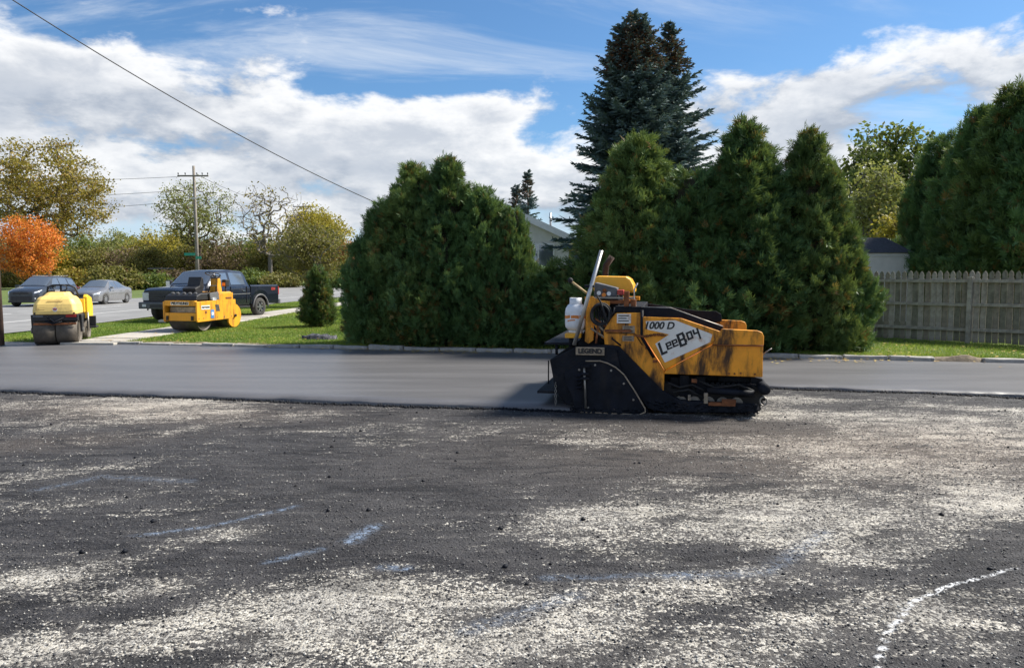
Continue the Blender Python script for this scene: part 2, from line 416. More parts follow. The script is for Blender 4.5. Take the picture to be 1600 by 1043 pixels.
hgt = g.m('ADD', g.m('MULTIPLY', g.noise(P, 45, 5, .7), 1.0), g.m('MULTIPLY', g.m('SUBTRACT', .5, chip.outputs['Distance']), .5))
g.put(bn.inputs['Height'], hgt); g.put(b.inputs['Normal'], bn.outputs[0]); M['milled'] = m
tag(link('parking_lot', grid_mesh('parking_lot', xs, ys, lot_z, dict(pale=lot_pale, warm=lot_warm, white=lot_white, blue=lot_blue)), M['milled']), kind='structure')

# loose chips and crumbs lying on the milled surface
def stones(name, n, ylo, yhi, smin, smax, mat, seed, power=1.6):
    r = np.random.default_rng(seed)
    y = ylo + (yhi - ylo) * r.random(n) ** power; x = (r.random(n) * 2 - 1) * (y * .72 + .5)
    pale_ = lot_pale(x, y)
    s = smin + (smax - smin) * r.random(n) ** 3.5
    base = np.array([(1, 0, 0), (0, 1, 0), (-1, 0, 0), (0, -1, 0), (0, 0, .8), (0, 0, -.6)], float)
    V = base[None] * (s[:, None, None] * (.6 + .8 * r.random((n, 6, 1))))
    a = r.random(n) * 6.283; ca, sa = np.cos(a)[:, None], np.sin(a)[:, None]
    V = np.stack([V[..., 0] * ca - V[..., 1] * sa, V[..., 0] * sa + V[..., 1] * ca, V[..., 2]], -1)
    V += np.stack([x, y, lot_z(x, y) + s * .25], -1)[:, None]
    f = np.array([(0, 1, 4), (1, 2, 4), (2, 3, 4), (3, 0, 4), (1, 0, 5), (2, 1, 5), (3, 2, 5), (0, 3, 5)])
    F = (np.arange(n)[:, None, None] * 6 + f[None]).reshape(-1, 3)
    t = np.where(r.random(n) < .08 + .6 * pale_, .5 + .45 * r.random(n), .45 * r.random(n))
    return link(name, np_mesh(name, V.reshape(-1, 3), F, dict(tint=np.repeat(t, 6))), mat)
m, g, b = mat_new('stone_chips')
t = g.n('ShaderNodeAttribute', attribute_name='tint').outputs['Fac']
g.put(b.inputs['Base Color'], g.mix(g.ramp(t, .2, 1, smooth=False), (.03, .03, .035), (.55, .53, .48))); b.inputs['Roughness'].default_value = .75; M['chips'] = m
tag(stones('gravel', 70000, 2.8, 13, .003, .011, M['chips'], 5), 'loose dark and pale stone chips strewn over the milled lot', 'gravel', kind='stuff')
tag(stones('asphalt_crumbs', 420, 4.0, 14, .007, .026, M['tar_black'], 6, 1.0), 'bigger black lumps of asphalt scattered over the milled lot', 'rubble', kind='stuff')

# ------------------------------------------------------------------ fresh asphalt mat (two passes, open near edge)
E0 = ground_at(0, 612); E1 = ground_at(850, 641); F0 = ground_at(1200, 606); F1 = ground_at(1600, 621)
def near_edge(x):
    x = np.asarray(x, float)
    e = E0.y + (E1.y - E0.y) / (E1.x - E0.x) * (x - E0.x); f = F0.y + (F1.y - F0.y) / (F1.x - F0.x) * (x - F0.x)
    return np.where(x < 1.2, e, f)
xs = np.concatenate([np.linspace(-60, -14, 12)[:-1], np.arange(-14, 1.15, .12), [1.19, 1.21], np.arange(1.3, 14, .12), np.linspace(14, 60, 12)])
J = 16; V = []; nx = len(xs)
jit = .05 * (fbm(np.stack([xs * 1.5, xs * 0], -1), 4, 9) - .5) + .05 * (fbm(np.stack([xs * 9, xs * 0], -1), 3, 12) - .5)
ye = near_edge(xs) + jit; yk = kerb_y(xs) + .02
for j in range(-2, J):
    if j == -2: y, z = ye - .022, np.full(nx, -.03)
    elif j == -1: y, z = ye - .010 + .4 * jit, np.full(nx, .022)
    else:
        y = ye + (yk - ye) * (j / (J - 1)) ; z = .055 + .006 * (fbm(np.stack([xs * .7, y * .7], -1), 3, 4) - .5) + (-.01 if j == 0 else 0)
    V.append(np.stack([xs, y, z], -1))
V = np.concatenate(V); i = (np.arange(J + 1)[:, None] * nx + np.arange(nx - 1)[None]).ravel()
m, g, b = mat_new('fresh_asphalt')
P = g.n('ShaderNodeTexCoord').outputs['Object']
Ps = g.mapping(P, rot=(0, 0, R(12)), scale=(.12, 1, 1))
lane = g.noise(Ps, 1.6, 5, .6)
c = g.mix(g.ramp(lane, .35, .65), (.096, .094, .097), (.122, .119, .122))
c = g.mix(g.m('MULTIPLY', g.ramp(g.noise(P, 75, 4, .75), .48, .68), .55), c, (.17, .168, .172))
g.put(b.inputs['Base Color'], c)
g.put(b.inputs['Roughness'], g.m('ADD', g.ramp(lane, .3, .7, .37, .42), g.m('MULTIPLY', g.noise(P, .6, 3), .06)))
bn = g.n('ShaderNodeBump'); bn.inputs['Strength'].default_value = .4; bn.inputs['Distance'].default_value = .006
g.put(bn.inputs['Height'], g.noise(P, 110, 4, .7)); g.put(b.inputs['Normal'], bn.outputs[0]); M['mat'] = m
tag(link('fresh_asphalt', np_mesh('fresh_asphalt', V, np.stack([i, i + 1, i + nx + 1, i + nx], -1), None, False), M['mat']), kind='structure')

def edge_crumbs(n, seed):
    r = np.random.default_rng(seed); x = -12 + 22 * r.random(n); x = x[(x < 1.0) | (x > 1.5)]; n = len(x); y = near_edge(x) - .02 - np.abs(r.normal(0, .05, n)); s_ = .006 + .022 * r.random(n) ** 2.5
    base = np.array([(1, 0, 0), (0, 1, 0), (-1, 0, 0), (0, -1, 0), (0, 0, .9), (0, 0, -.6)], float); V = base[None] * (s_[:, None, None] * (.5 + .9 * r.random((n, 6, 1)))) + np.stack([x, y, lot_z(x, y) + s_ * .4], -1)[:, None]
    f = np.array([(0, 1, 4), (1, 2, 4), (2, 3, 4), (3, 0, 4), (1, 0, 5), (2, 1, 5), (3, 2, 5), (0, 3, 5)])
    return np_mesh('mat_edge_crumbs', V.reshape(-1, 3), (np.arange(n)[:, None, None] * 6 + f[None]).reshape(-1, 3))
tag(link('mat_edge_crumbs', edge_crumbs(6000, 66), M['tar_black']), 'black asphalt crumbs lining the open edge of the fresh mat', 'rubble', kind='stuff')

# ------------------------------------------------------------------ kerb of separate stones
M['kerb'] = pm('kerb', (.36, .345, .315), .85, 0, .2, 5, .5, 40, (.09, .085, .08), .7, 4)
M['soil'] = pm('soil', (.19, .15, .105), .95, 0, .35, 10, .9, 30, (.20, .17, .10), .6, 9)
kd = Vector((1, -.212, 0)).normalized(); kr = math.atan2(-.212, 1)
kerb = tag(box('kerb', M['soil'], None, -31, 31, .03, .30, -.10, .045, 0), kind='structure')
kerb.location = (.6, 18.55, 0); kerb.rotation_euler = (0, 0, kr)
stone_meshes = []
for k in range(4):
    mb = MB().box(-.462, .462, 0, .17, -.08, .165)
    me = mb.build('kerb_stone', M['kerb']); md = me.data; bpy.data.objects.remove(me)
    bm = bmesh.new(); bm.from_mesh(md); bmesh.ops.bevel(bm, geom=bm.edges[:], offset=.018, segments=1, affect='EDGES')
    bmesh.ops.subdivide_edges(bm, edges=[e for e in bm.edges if e.calc_length() > .5], cuts=2)
    for v in bm.verts: v.co += Vector((random.uniform(-.006, .006), random.uniform(-.008, .008), random.uniform(-.009, .009)))
    bm.to_mesh(md); bm.free(); stone_meshes.append(md)
i = 0; x = -12.4
while x < 16:
    if not 9.05 < x < 9.85:
        o = link('kerb_stone', stone_meshes[i % 4], None, kerb)
        o.location = (x, random.uniform(-.012, .012), random.uniform(-.035, .0) - (.035 if x < -6 else 0)); o.rotation_euler = (random.uniform(-.03, .03), random.uniform(-.015, .015), random.uniform(-.018, .018)); i += 1
    x += .945
# strip of bare soil behind the stones, with a heap where one is missing
def soil_z(X, Y):
    t = Y; h = -.05 + .10 * smooth01(t, .0, .12) + .06 * smooth01(t, .1, .3) - .05 * smooth01(t, .55, .95)
    h = h + .06 * (fbm(np.stack([X * 3, Y * 3], -1), 4, 14) - .5) + .15 * np.exp(-((X - 9.45) / .38) ** 2 - ((t - .10) / .16) ** 2)
    return h
o = tag(link('soil_strip', grid_mesh('soil_strip', np.arange(-14, 16, .1), np.linspace(-.03, 1.0, 18), soil_z), M['soil']), kind='structure')
o.location = kerb.location; o.rotation_euler = kerb.rotation_euler

# ------------------------------------------------------------------ road, markings, sidewalk
RD = Vector((.045, 1, 0)).normalized()
def road_sheet(name, x0, x1, y0, y1, dz, mat):
    ys_ = np.concatenate([np.arange(y0, min(y1, 130), 2.0), np.geomspace(130, y1, 20)]) if y1 > 130 else np.arange(y0, y1 + .1, (y1 - y0) / 12)
    V = []; xs_ = np.linspace(x0, x1, 5)
    for y in ys_:
        for x in xs_:
            X = x + RD.x / RD.y * (y - 30); V.append((X, y, float(terrain(-18, min(y, 60))) * 1.0 + .75 * float(smooth01(y, 62, 125)) + dz))
    n = 5; i = (np.arange(len(ys_) - 1)[:, None] * n + np.arange(n - 1)[None]).ravel()
    return tag(link(name, np_mesh(name, V, np.stack([i, i + 1, i + n + 1, i + n], -1), None, True), mat), kind='structure')
M['road'] = pm('road', (.215, .213, .208), .72, 0, .13, .7, .3, 60, (.15, .15, .15), .4, .4)
M['line_white'] = pm('line_white', (.70, .70, .68), .6, 0, .1, 3, 0, 10, (.3, .3, .3), .6, 3)
road_sheet('road', -30.5, -15.6, -30, 700, .045, M['road'])
road_sheet('lane_marking', -19.3, -19.18, -10, 400, .049, M['line_white'])
for k in range(9): road_sheet('lane_marking', -23.1, -22.98, 14 + 9 * k, 17 + 9 * k, .049, M['line_white'])
M['concrete'] = pm('concrete', (.40, .375, .33), .85, 0, .14, 2.5, .3, 50, (.24, .21, .17), .5, 2)
walk = empty('sidewalk', (-11.55, 20.6, 0), math.atan2(-.03, 1)); tag(walk, kind='structure')
slab = MB().box(-.74, .74, -.735, .735, -.1, .0).build('slab', M['concrete'], None, .012); slab_me = slab.data
for k in range(32):
    o = slab if k == 0 else slab.copy()
    if k: COL.objects.link(o)
    o.parent = walk; y = .9 + k * 1.5; Yw = 20.6 + y
    o.location = (0, y, float(terrain(-11.4, Yw)) + .035 + random.uniform(-.006, .006)); o.rotation_euler = (random.uniform(-.004, .004), random.uniform(-.004, .004), 0)

# ------------------------------------------------------------------ grass blades
m, g, b = mat_new('grass_blades')
t = g.n('ShaderNodeAttribute', attribute_name='tint').outputs['Fac']
c = g.mix(g.ramp(t, 0, 1, smooth=False), (.13, .22, .03), (.36, .44, .075)); c = g.mix(g.ramp(t, 1.1, 1.5), c, (.42, .36, .15))
g.put(b.inputs['Base Color'], c); b.inputs['Roughness'].default_value = .6; b.inputs['Specular IOR Level'].default_value = .25
tr = g.n('ShaderNodeBsdfTranslucent'); g.put(tr.inputs[0], c); mx = g.n('ShaderNodeMixShader'); mx.inputs[0].default_value = .4
g.t.links.new(b.outputs[0], mx.inputs[1]); g.t.links.new(tr.outputs[0], mx.inputs[2]); g.t.links.new(mx.outputs[0], g.t.nodes['Material Output'].inputs[0]); M['grass'] = m
def grass(x, y, hmin, hmax, wid, seed):
    r = np.random.default_rng(seed); n = len(x)
    z = terrain(x, y) - .005
    n1 = fbm(np.stack([x, y], -1) * .9, 3, 41); n2 = fbm(np.stack([x, y], -1) * .25, 2, 44)
    h = (hmin + (hmax - hmin) * r.random(n)) * (.55 + .9 * n1); a = r.random(n) * 6.283; w = wid * (.7 + .6 * r.random(n))
    lean = r.normal(0, .45, (n, 2)) * h[:, None]
    p0 = np.stack([x - np.cos(a) * w, y - np.sin(a) * w, z], -1); p1 = np.stack([x + np.cos(a) * w, y + np.sin(a) * w, z], -1)
    p2 = np.stack([x + lean[:, 0], y + lean[:, 1], z + h], -1)
    V = np.stack([p0, p1, p2], 1).reshape(-1, 3)
    t = np.clip(.15 + .45 * r.random(n) + 1.0 * (n1 - .5) + .9 * (n2 - .5), 0, 1) + (r.random(n) < .06) * 1.2
    return V, np.repeat(t, 3)
r = np.random.default_rng(77); vs = []; ts = []
def patch(n, xlo, xhi, dlo, dhi, hmin, hmax, wid, seed, keep=None):
    x = xlo + (xhi - xlo) * r.random(n); dd = dlo + (dhi - dlo) * r.random(n); y = kerb_y(x) + dd
    sw = np.abs(x - (-11.55 + .03 * (y - 20.6))); rd = x - RD.x / RD.y * (y - 30)
    k = ((sw > .76) | (y > 68)) & (rd > -15.5) & (np.abs(x / y) < .72)
    if keep is not None: k &= keep(x, y)
    V, t = grass(x[k], y[k], hmin, hmax, wid, seed); vs.append(V); ts.append(t)
patch(26000, 7, 15, .32, 6.5, .03, .085, .008, 1)
patch(5000, 6.5, 15, .22, .7, .05, .14, .008, 2)
patch(120000, -19, -2.5, .05, 11, .03, .075, .011, 3)
patch(4000, -13, 5, .22, .7, .04, .12, .008, 4)
patch(90000, -19, -5, 11, 34, .03, .08, .02, 5)
patch(2500, -4, 8, .4, 2, .03, .1, .008, 6)
V = np.concatenate(vs); T = np.concatenate(ts)
tag(link('lawn_grass', np_mesh('lawn_grass', V, np.arange(len(V)).reshape(-1, 3), dict(tint=T)), M['grass']), 'short green lawn grass behind the stone kerb and beside the sidewalk', 'grass', kind='stuff')

# fallen leaves along the kerb
n = 760; x = np.concatenate([r.normal(-1.9, 1.5, 230), r.normal(6.0, 1.4, 130), r.random(60) * 24 - 12, -12 + 9 * r.random(220), 7.5 + 5 * r.random(120)]); dd = np.concatenate([-np.abs(r.normal(0, .3, 230)) + .12, -np.abs(r.normal(0, .45, 130)) + .1, r.random(60) * .9 - .1, .5 + 9 * r.random(220) ** 1.5, .4 + 3.5 * r.random(120) ** 1.5])
y = kerb_y(x) + dd - .12; z = np.where(dd < .1, .075, np.where(dd < .4, .16, terrain(x, y) + .05)); s = .025 + .03 * r.random(n); a = r.random(n) * 6.283
base = np.array([(-1, 0, .1), (0, -.55, 0), (1, 0, .25), (0, .55, .1)])
Vl = base[None] * s[:, None, None]; ca, sa = np.cos(a)[:, None], np.sin(a)[:, None]
Vl = np.stack([Vl[..., 0] * ca - Vl[..., 1] * sa, Vl[..., 0] * sa + Vl[..., 1] * ca, Vl[..., 2]], -1) + np.stack([x, y, z], -1)[:, None]
M['litter'] = leafmat('litter', (.42, .24, .05), (.55, .42, .12), (.20, .10, .04), .7, .1)
tag(link('fallen_leaves', np_mesh('fallen_leaves', Vl.reshape(-1, 3), np.arange(4 * n).reshape(-1, 4), dict(tint=np.repeat(r.random(n) * 1.4, 4))), M['litter']), 'yellow and brown fallen leaves lying along the stone kerb', 'leaves', kind='stuff')

# ------------------------------------------------------------------ vegetation builders
M['bark'] = pm('bark', (.12, .09, .065), .9, 0, .3, 9, .8, 25)
M['bark_grey'] = pm('bark_grey', (.17, .15, .13), .9, 0, .25, 9, .8, 25)
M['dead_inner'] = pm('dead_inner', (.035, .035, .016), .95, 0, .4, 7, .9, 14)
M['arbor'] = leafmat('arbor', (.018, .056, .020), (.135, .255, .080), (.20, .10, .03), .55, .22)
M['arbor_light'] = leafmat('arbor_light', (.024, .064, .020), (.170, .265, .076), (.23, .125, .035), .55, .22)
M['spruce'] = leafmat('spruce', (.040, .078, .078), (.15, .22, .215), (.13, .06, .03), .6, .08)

def rotate_frames(axis_, n_spin, r):
    """orthonormal frames whose z is axis_, spun at random"""
    a = axis_ / np.linalg.norm(axis_, axis=1, keepdims=True)
    ref = np.where(np.abs(a[:, 2:3]) < .9, np.array([[0, 0, 1.]]), np.array([[1., 0, 0]]))
    u = np.cross(ref, a); u /= np.linalg.norm(u, axis=1, keepdims=True); v = np.cross(a, u)
    c, s = np.cos(n_spin)[:, None], np.sin(n_spin)[:, None]
    return u * c + v * s, -u * s + v * c, a

def arbor_meshes(seed, H, Rm, n=19000, spray=.78, rough=1.0, full=.5):
    """crown of flat fan sprays standing on an uneven cone, and its inner dead wood"""
    r = np.random.default_rng(seed)
    def prof(t): return np.where(t < .22, .74 + .26 * (t / .22), np.clip(1 - (t - .22) / .78, 0, 1) ** full)
    lob = r.normal(0, 1, (7, 3))
    def lump(th, t):
        s = 0
        for k in range(7): s = s + .055 * np.sin(th * (k + 1) + 6 * lob[k, 0] + t * (5 + 9 * abs(lob[k, 1])))
        P_ = np.stack([np.cos(th) * 1.8, np.sin(th) * 1.8, t * H * .75], -1)
        return 1 + rough * s + .75 * rough * (fbm(P_ + seed * 3.1, 3, seed) - .5)
    nc = int(n / 34 / spray ** .8); tc = np.clip(r.beta(1.0, 1.35, nc), .015, .99); hc = r.random(nc) * 6.2832
    rc = Rm * prof(tc) * lump(hc, tc) * (.86 + .30 * r.random(nc) ** 2) + .03
    oc = np.stack([np.cos(hc), np.sin(hc), np.zeros(nc)], -1)
    base_ = np.stack([rc * np.cos(hc), rc * np.sin(hc), .10 + tc * (H - .45)], -1)
    dc = oc * (.45 + .5 * r.random((nc, 1))) + np.array([0, 0, 1.]) * (.45 + .7 * r.random((nc, 1))) + r.normal(0, .25, (nc, 3)); dc /= np.linalg.norm(dc, axis=1, keepdims=True)
    lc = (.34 + .34 * r.random(nc)) * spray; tcl = r.random(nc)
    k = r.integers(0, nc, n); f = r.random(n)
    P = base_[k] + dc[k] * (lc[k] * (f - .45))[:, None] + r.normal(0, 1, (n, 3)) * (.135 * spray * (1.1 - .75 * f))[:, None]
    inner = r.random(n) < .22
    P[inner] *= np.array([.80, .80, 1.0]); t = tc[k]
    ax = dc[k] + r.normal(0, .42, (n, 3)); U, Vv, A_ = rotate_frames(ax, r.random(n) * 6.283, r)
    S = (.14 + .16 * r.random(n)) * spray
    # one spray = seven slim leaflets fanned in a plane
    tri = []
    for k in range(7):
        an = (k - 3) * .33; L = 1 - .12 * abs(k - 3); b0 = .22 + .09 * abs(k - 3) * 0
        d_ = np.array([math.sin(an), 0, math.cos(an)]); p_ = np.array([math.cos(an), 0, -math.sin(an)])
        o_ = np.array([0, 0, .07 * (3 - abs(k - 3))])
        tri += [o_ - p_ * .015 + d_ * .05, o_ + d_ * L * .55 + p_ * .115, o_ + d_ * L + np.array([0, .10 * (k % 2 * 2 - 1), 0])]
    tri = np.array(tri)
    V = P[:, None] + S[:, None, None] * (U[:, None] * tri[None, :, 0:1] + Vv[:, None] * tri[None, :, 1:2] + A_[:, None] * tri[None, :, 2:3])
    br = fbm(P * np.array([1.1, 1.1, .9]) + seed, 3, seed + 50)
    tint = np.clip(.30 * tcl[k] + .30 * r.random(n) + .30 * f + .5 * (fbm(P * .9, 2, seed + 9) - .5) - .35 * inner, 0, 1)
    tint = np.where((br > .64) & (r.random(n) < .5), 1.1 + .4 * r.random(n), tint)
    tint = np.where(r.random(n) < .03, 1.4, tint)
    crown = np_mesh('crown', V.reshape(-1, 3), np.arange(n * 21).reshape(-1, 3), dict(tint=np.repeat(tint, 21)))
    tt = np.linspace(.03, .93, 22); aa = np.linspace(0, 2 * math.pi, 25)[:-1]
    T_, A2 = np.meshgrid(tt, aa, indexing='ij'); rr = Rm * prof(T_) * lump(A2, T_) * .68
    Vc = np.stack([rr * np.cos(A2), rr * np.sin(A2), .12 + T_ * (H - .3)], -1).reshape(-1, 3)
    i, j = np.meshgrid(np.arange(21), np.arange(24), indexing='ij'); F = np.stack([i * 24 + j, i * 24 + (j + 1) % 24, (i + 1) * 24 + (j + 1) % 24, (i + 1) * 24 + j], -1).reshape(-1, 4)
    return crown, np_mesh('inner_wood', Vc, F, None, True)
def ground_h(x, y): return float(terrain(x, y)) if y > kerb_y(x) else 0.0
ARB = [arbor_meshes(3, 4.9, 1.55), arbor_meshes(8, 5.6, 1.45, 20000, full=.72), arbor_meshes(15, 4.4, 1.3, 16500, full=.62), arbor_meshes(23, 5.9, 1.5, 21000, full=.80), arbor_meshes(31, 2.4, .50, 6500, .45, .25, .55)]
ARB_H = [4.9, 5.6, 4.4, 5.9, 2.4]
def arborvitae(x, y, H, wide, var, label, group, rot=0.0, mat=None, name='arborvitae'):
    t = empty(name, (x, y, ground_h(x, y) - .03), rot, label, 'tree', group); s = H / ARB_H[var]
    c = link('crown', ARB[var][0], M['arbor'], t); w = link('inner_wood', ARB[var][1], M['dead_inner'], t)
    for o in (c, w): o.scale = (wide, wide, s)
    if mat:
        c.material_slots[0].link = 'OBJECT'; c.material_slots[0].material = mat
    st = MB()
    for k in range(3):
        a = k * 2.1 + rot; st.tube([(.1 * math.cos(a), .1 * math.sin(a), -.1), (.16 * math.cos(a), .16 * math.sin(a), .5), (.1 * math.cos(a), .1 * math.sin(a), H * .8)], .06, 6, .015)
    st.build('trunk', M['bark'], t, smooth=True)
    return t
HG = 'arborvitae in the hedge behind the kerb'
def hedge(u, Y, vtop, wide, var, label, rot, mat=None): arborvitae(at_depth(u, Y), Y, h_at(vtop, Y) - .1, wide, var, label, HG, rot, mat)
hedge(600, 20.8, 300, .78, 2, 'low broad arborvitae at the open lawn end of the hedge', .4)
hedge(650, 20.5, 246, .86, 1, 'tall arborvitae second from the lawn end of the hedge', 5.4, M['arbor_light'])
hedge(700, 20.2, 236, .84, 3, 'tallest pointed arborvitae in the hedge clump beside the lawn', 1.9)
hedge(756, 20.0, 280, .82, 2, 'rounded arborvitae between the tall hedge tree and the house gable', 3.0)
hedge(798, 19.8, 312, .48, 0, 'lower bushy arborvitae in front of the white house gable', 4.4)
hedge(862, 19.9, 408, .80, 2, 'shortest dark arborvitae filling the hedge gap behind the propane tank', 5.1)
hedge(932, 19.6, 380, .72, 2, 'low arborvitae behind the paver operator console', .9)
hedge(992, 19.4, 200, 1.05, 1, 'tall arborvitae in front of the blue spruces', 2.6, M['arbor_light'])
hedge(1080, 19.2, 252, .98, 0, 'arborvitae filling the dip behind the paver hopper', 3.3)
hedge(1160, 19.1, 178, 1.08, 3, 'tallest slender pointed arborvitae behind the paver hopper', .2)
hedge(1258, 18.9, 192, .84, 3, 'pointed arborvitae one in from the fence end of the hedge', 1.2, M['arbor_light'])
hedge(1308, 18.8, 322, .60, 2, 'low arborvitae ending the hedge beside the picket fence', 2.2)
BG = 'tall arborvitae row behind the fence'
for u, Y, vt, w, var, rot, lab in ((1478, 30.5, 205, 1.05, 0, .3, 'tall arborvitae beside the shed behind the picket fence'), (1520, 28.3, 168, 1.1, 1, 1.3, 'second arborvitae from the shed behind the picket fence'),
                                   (1575, 26.3, 132, 1.25, 3, 2.1, 'third arborvitae from the shed behind the picket fence'), (1650, 24.8, 80, 1.25, 1, 3.2, 'tallest arborvitae behind the picket fence, farthest from the shed')):
    arborvitae(at_depth(u, Y), Y, h_at(vt, Y), w * 1.15, var, lab, BG, rot, M['arbor_light'] if var == 3 else None)
# small clipped cone on the lawn
t = arborvitae(at_depth(497, 27.3), 27.3, h_at(404, 27.3) - .1, 1.0, 4, 'small clipped cone shaped evergreen standing alone on the lawn', None, .7, M['arbor_light'], 'cone_shrub')
t['category'] = 'shrub'

# ---- spruces
def spruce(name, x, y, H, Rm, seed, label, group=None, first=.04, dens=1.3, leaders=((0, 0, 1.0),)):
    r = np.random.default_rng(seed); z0 = ground_h(x, y); t = empty(name, (x, y, z0), 0, label, 'tree', group)
    tr = MB(); tr.tube([(0, 0, -.2), (.05, 0, H * .5), (0, 0, H * .96)], .02 * H, 8, .02)
    BP, BD, BL, BT = [], [], [], []
    for lx, ly, lh in leaders:
        if (lx, ly) != (0, 0): tr.tube([(0, 0, H * .45), (lx * .8, ly * .8, H * .55), (lx, ly, H * lh * .97)], .06, 6, .015)
        z = H * (first if (lx, ly) == (0, 0) else .55)
        while z < H * lh - .15:
            f = z / (H * lh); L = Rm * (1 - f) ** .82 * (.92 if (lx, ly) == (0, 0) else .8) + .10
            for k in range(max(5, int(12 * dens * (1 - .45 * f)))):
                BP.append((lx, ly, z + r.normal(0, .08))); BD.append(r.random() * 6.283); BL.append(L * (.62 + .5 * r.random())); BT.append(f)
            z += (.20 + .20 * (1 - f)) * H / 12
        for k in range(14):                                    # leader shoots
            BP.append((lx, ly, H * lh - .55 + .045 * k)); BD.append(r.random() * 6.283); BL.append(.26 - .014 * k); BT.append(.99)
    tr.build('trunk', M['bark'], t, smooth=True)
    V, T = [], []
    for p, a, L, f in zip(BP, BD, BL, BT):
        o_ = np.array([math.cos(a), math.sin(a), 0]); s_ = np.array([-math.sin(a), math.cos(a), 0])
        m_ = max(4, int(L / .085)); u = (np.arange(m_) + .6) / m_
        rise = (.45 * f - .12) * L; sag = -.30 * L * (1 - f)
        cen = np.array(p) + o_ * (u * L)[:, None] + np.array([0, 0, 1.]) * (rise * u + sag * u * u + .16 * L * u ** 3)[:, None]
        for sd in (-1, 1, 0):
            tw = (.32 * L * (1 - u) ** .7 + .11) * (.7 + .6 * r.random(m_)) if sd else np.full(m_, .15)
            dr = (o_ * .75 + s_ * sd * .75)[None] + r.normal(0, .2, (m_, 3)) + np.array([0, 0, .28 if sd == 0 else -.06])
            dr /= np.linalg.norm(dr, axis=1, keepdims=True)
            for q_ in range(4):                                 # needles clothe each twig: slim blades round it
                pr = np.cross(dr, r.normal(0, 1, (m_, 3))); pr /= np.linalg.norm(pr, axis=1, keepdims=True)
                b0 = cen + dr * (tw * q_ * .22)[:, None]; e_ = b0 + dr * (tw * .5)[:, None]
                w_ = (.050 * (1.1 - .15 * q_)) * (.7 + .5 * r.random(m_))[:, None]
                V.append(np.stack([b0 - pr * w_, b0 + pr * w_, e_ + r.normal(0, .012, (m_, 3))], 1))
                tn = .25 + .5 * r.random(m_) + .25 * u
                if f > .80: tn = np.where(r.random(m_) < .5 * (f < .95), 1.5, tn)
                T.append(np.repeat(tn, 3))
    V = np.concatenate(V).reshape(-1, 3); T = np.concatenate(T)
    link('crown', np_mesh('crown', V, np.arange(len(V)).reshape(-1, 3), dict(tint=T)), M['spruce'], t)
    return t
Ys = 29.0
spruce('blue_spruce', at_depth(984, Ys), Ys, h_at(33, Ys) - .15, 4.2, 4, 'tall blue spruce with clustered leaders rising behind the hedge', leaders=((0, 0, 1.0), (-.42, .1, .965), (.33, -.1, .985)))
spruce('blue_spruce', at_depth(1040, Ys + .6), Ys + .6, h_at(50, Ys + .6) - .15, 3.7, 9, 'slightly shorter single topped blue spruce touching the tall one')
spruce('dark_spruce', at_depth(824, 44), 44, h_at(276, 44), 1.7, 12, 'small thin dark spruce behind the white house roof', dens=.6)
spruce('dark_spruce', at_depth(806, 46), 46, h_at(298, 46), 1.5, 13, 'shorter of two thin spruces behind the white house', dens=.6)

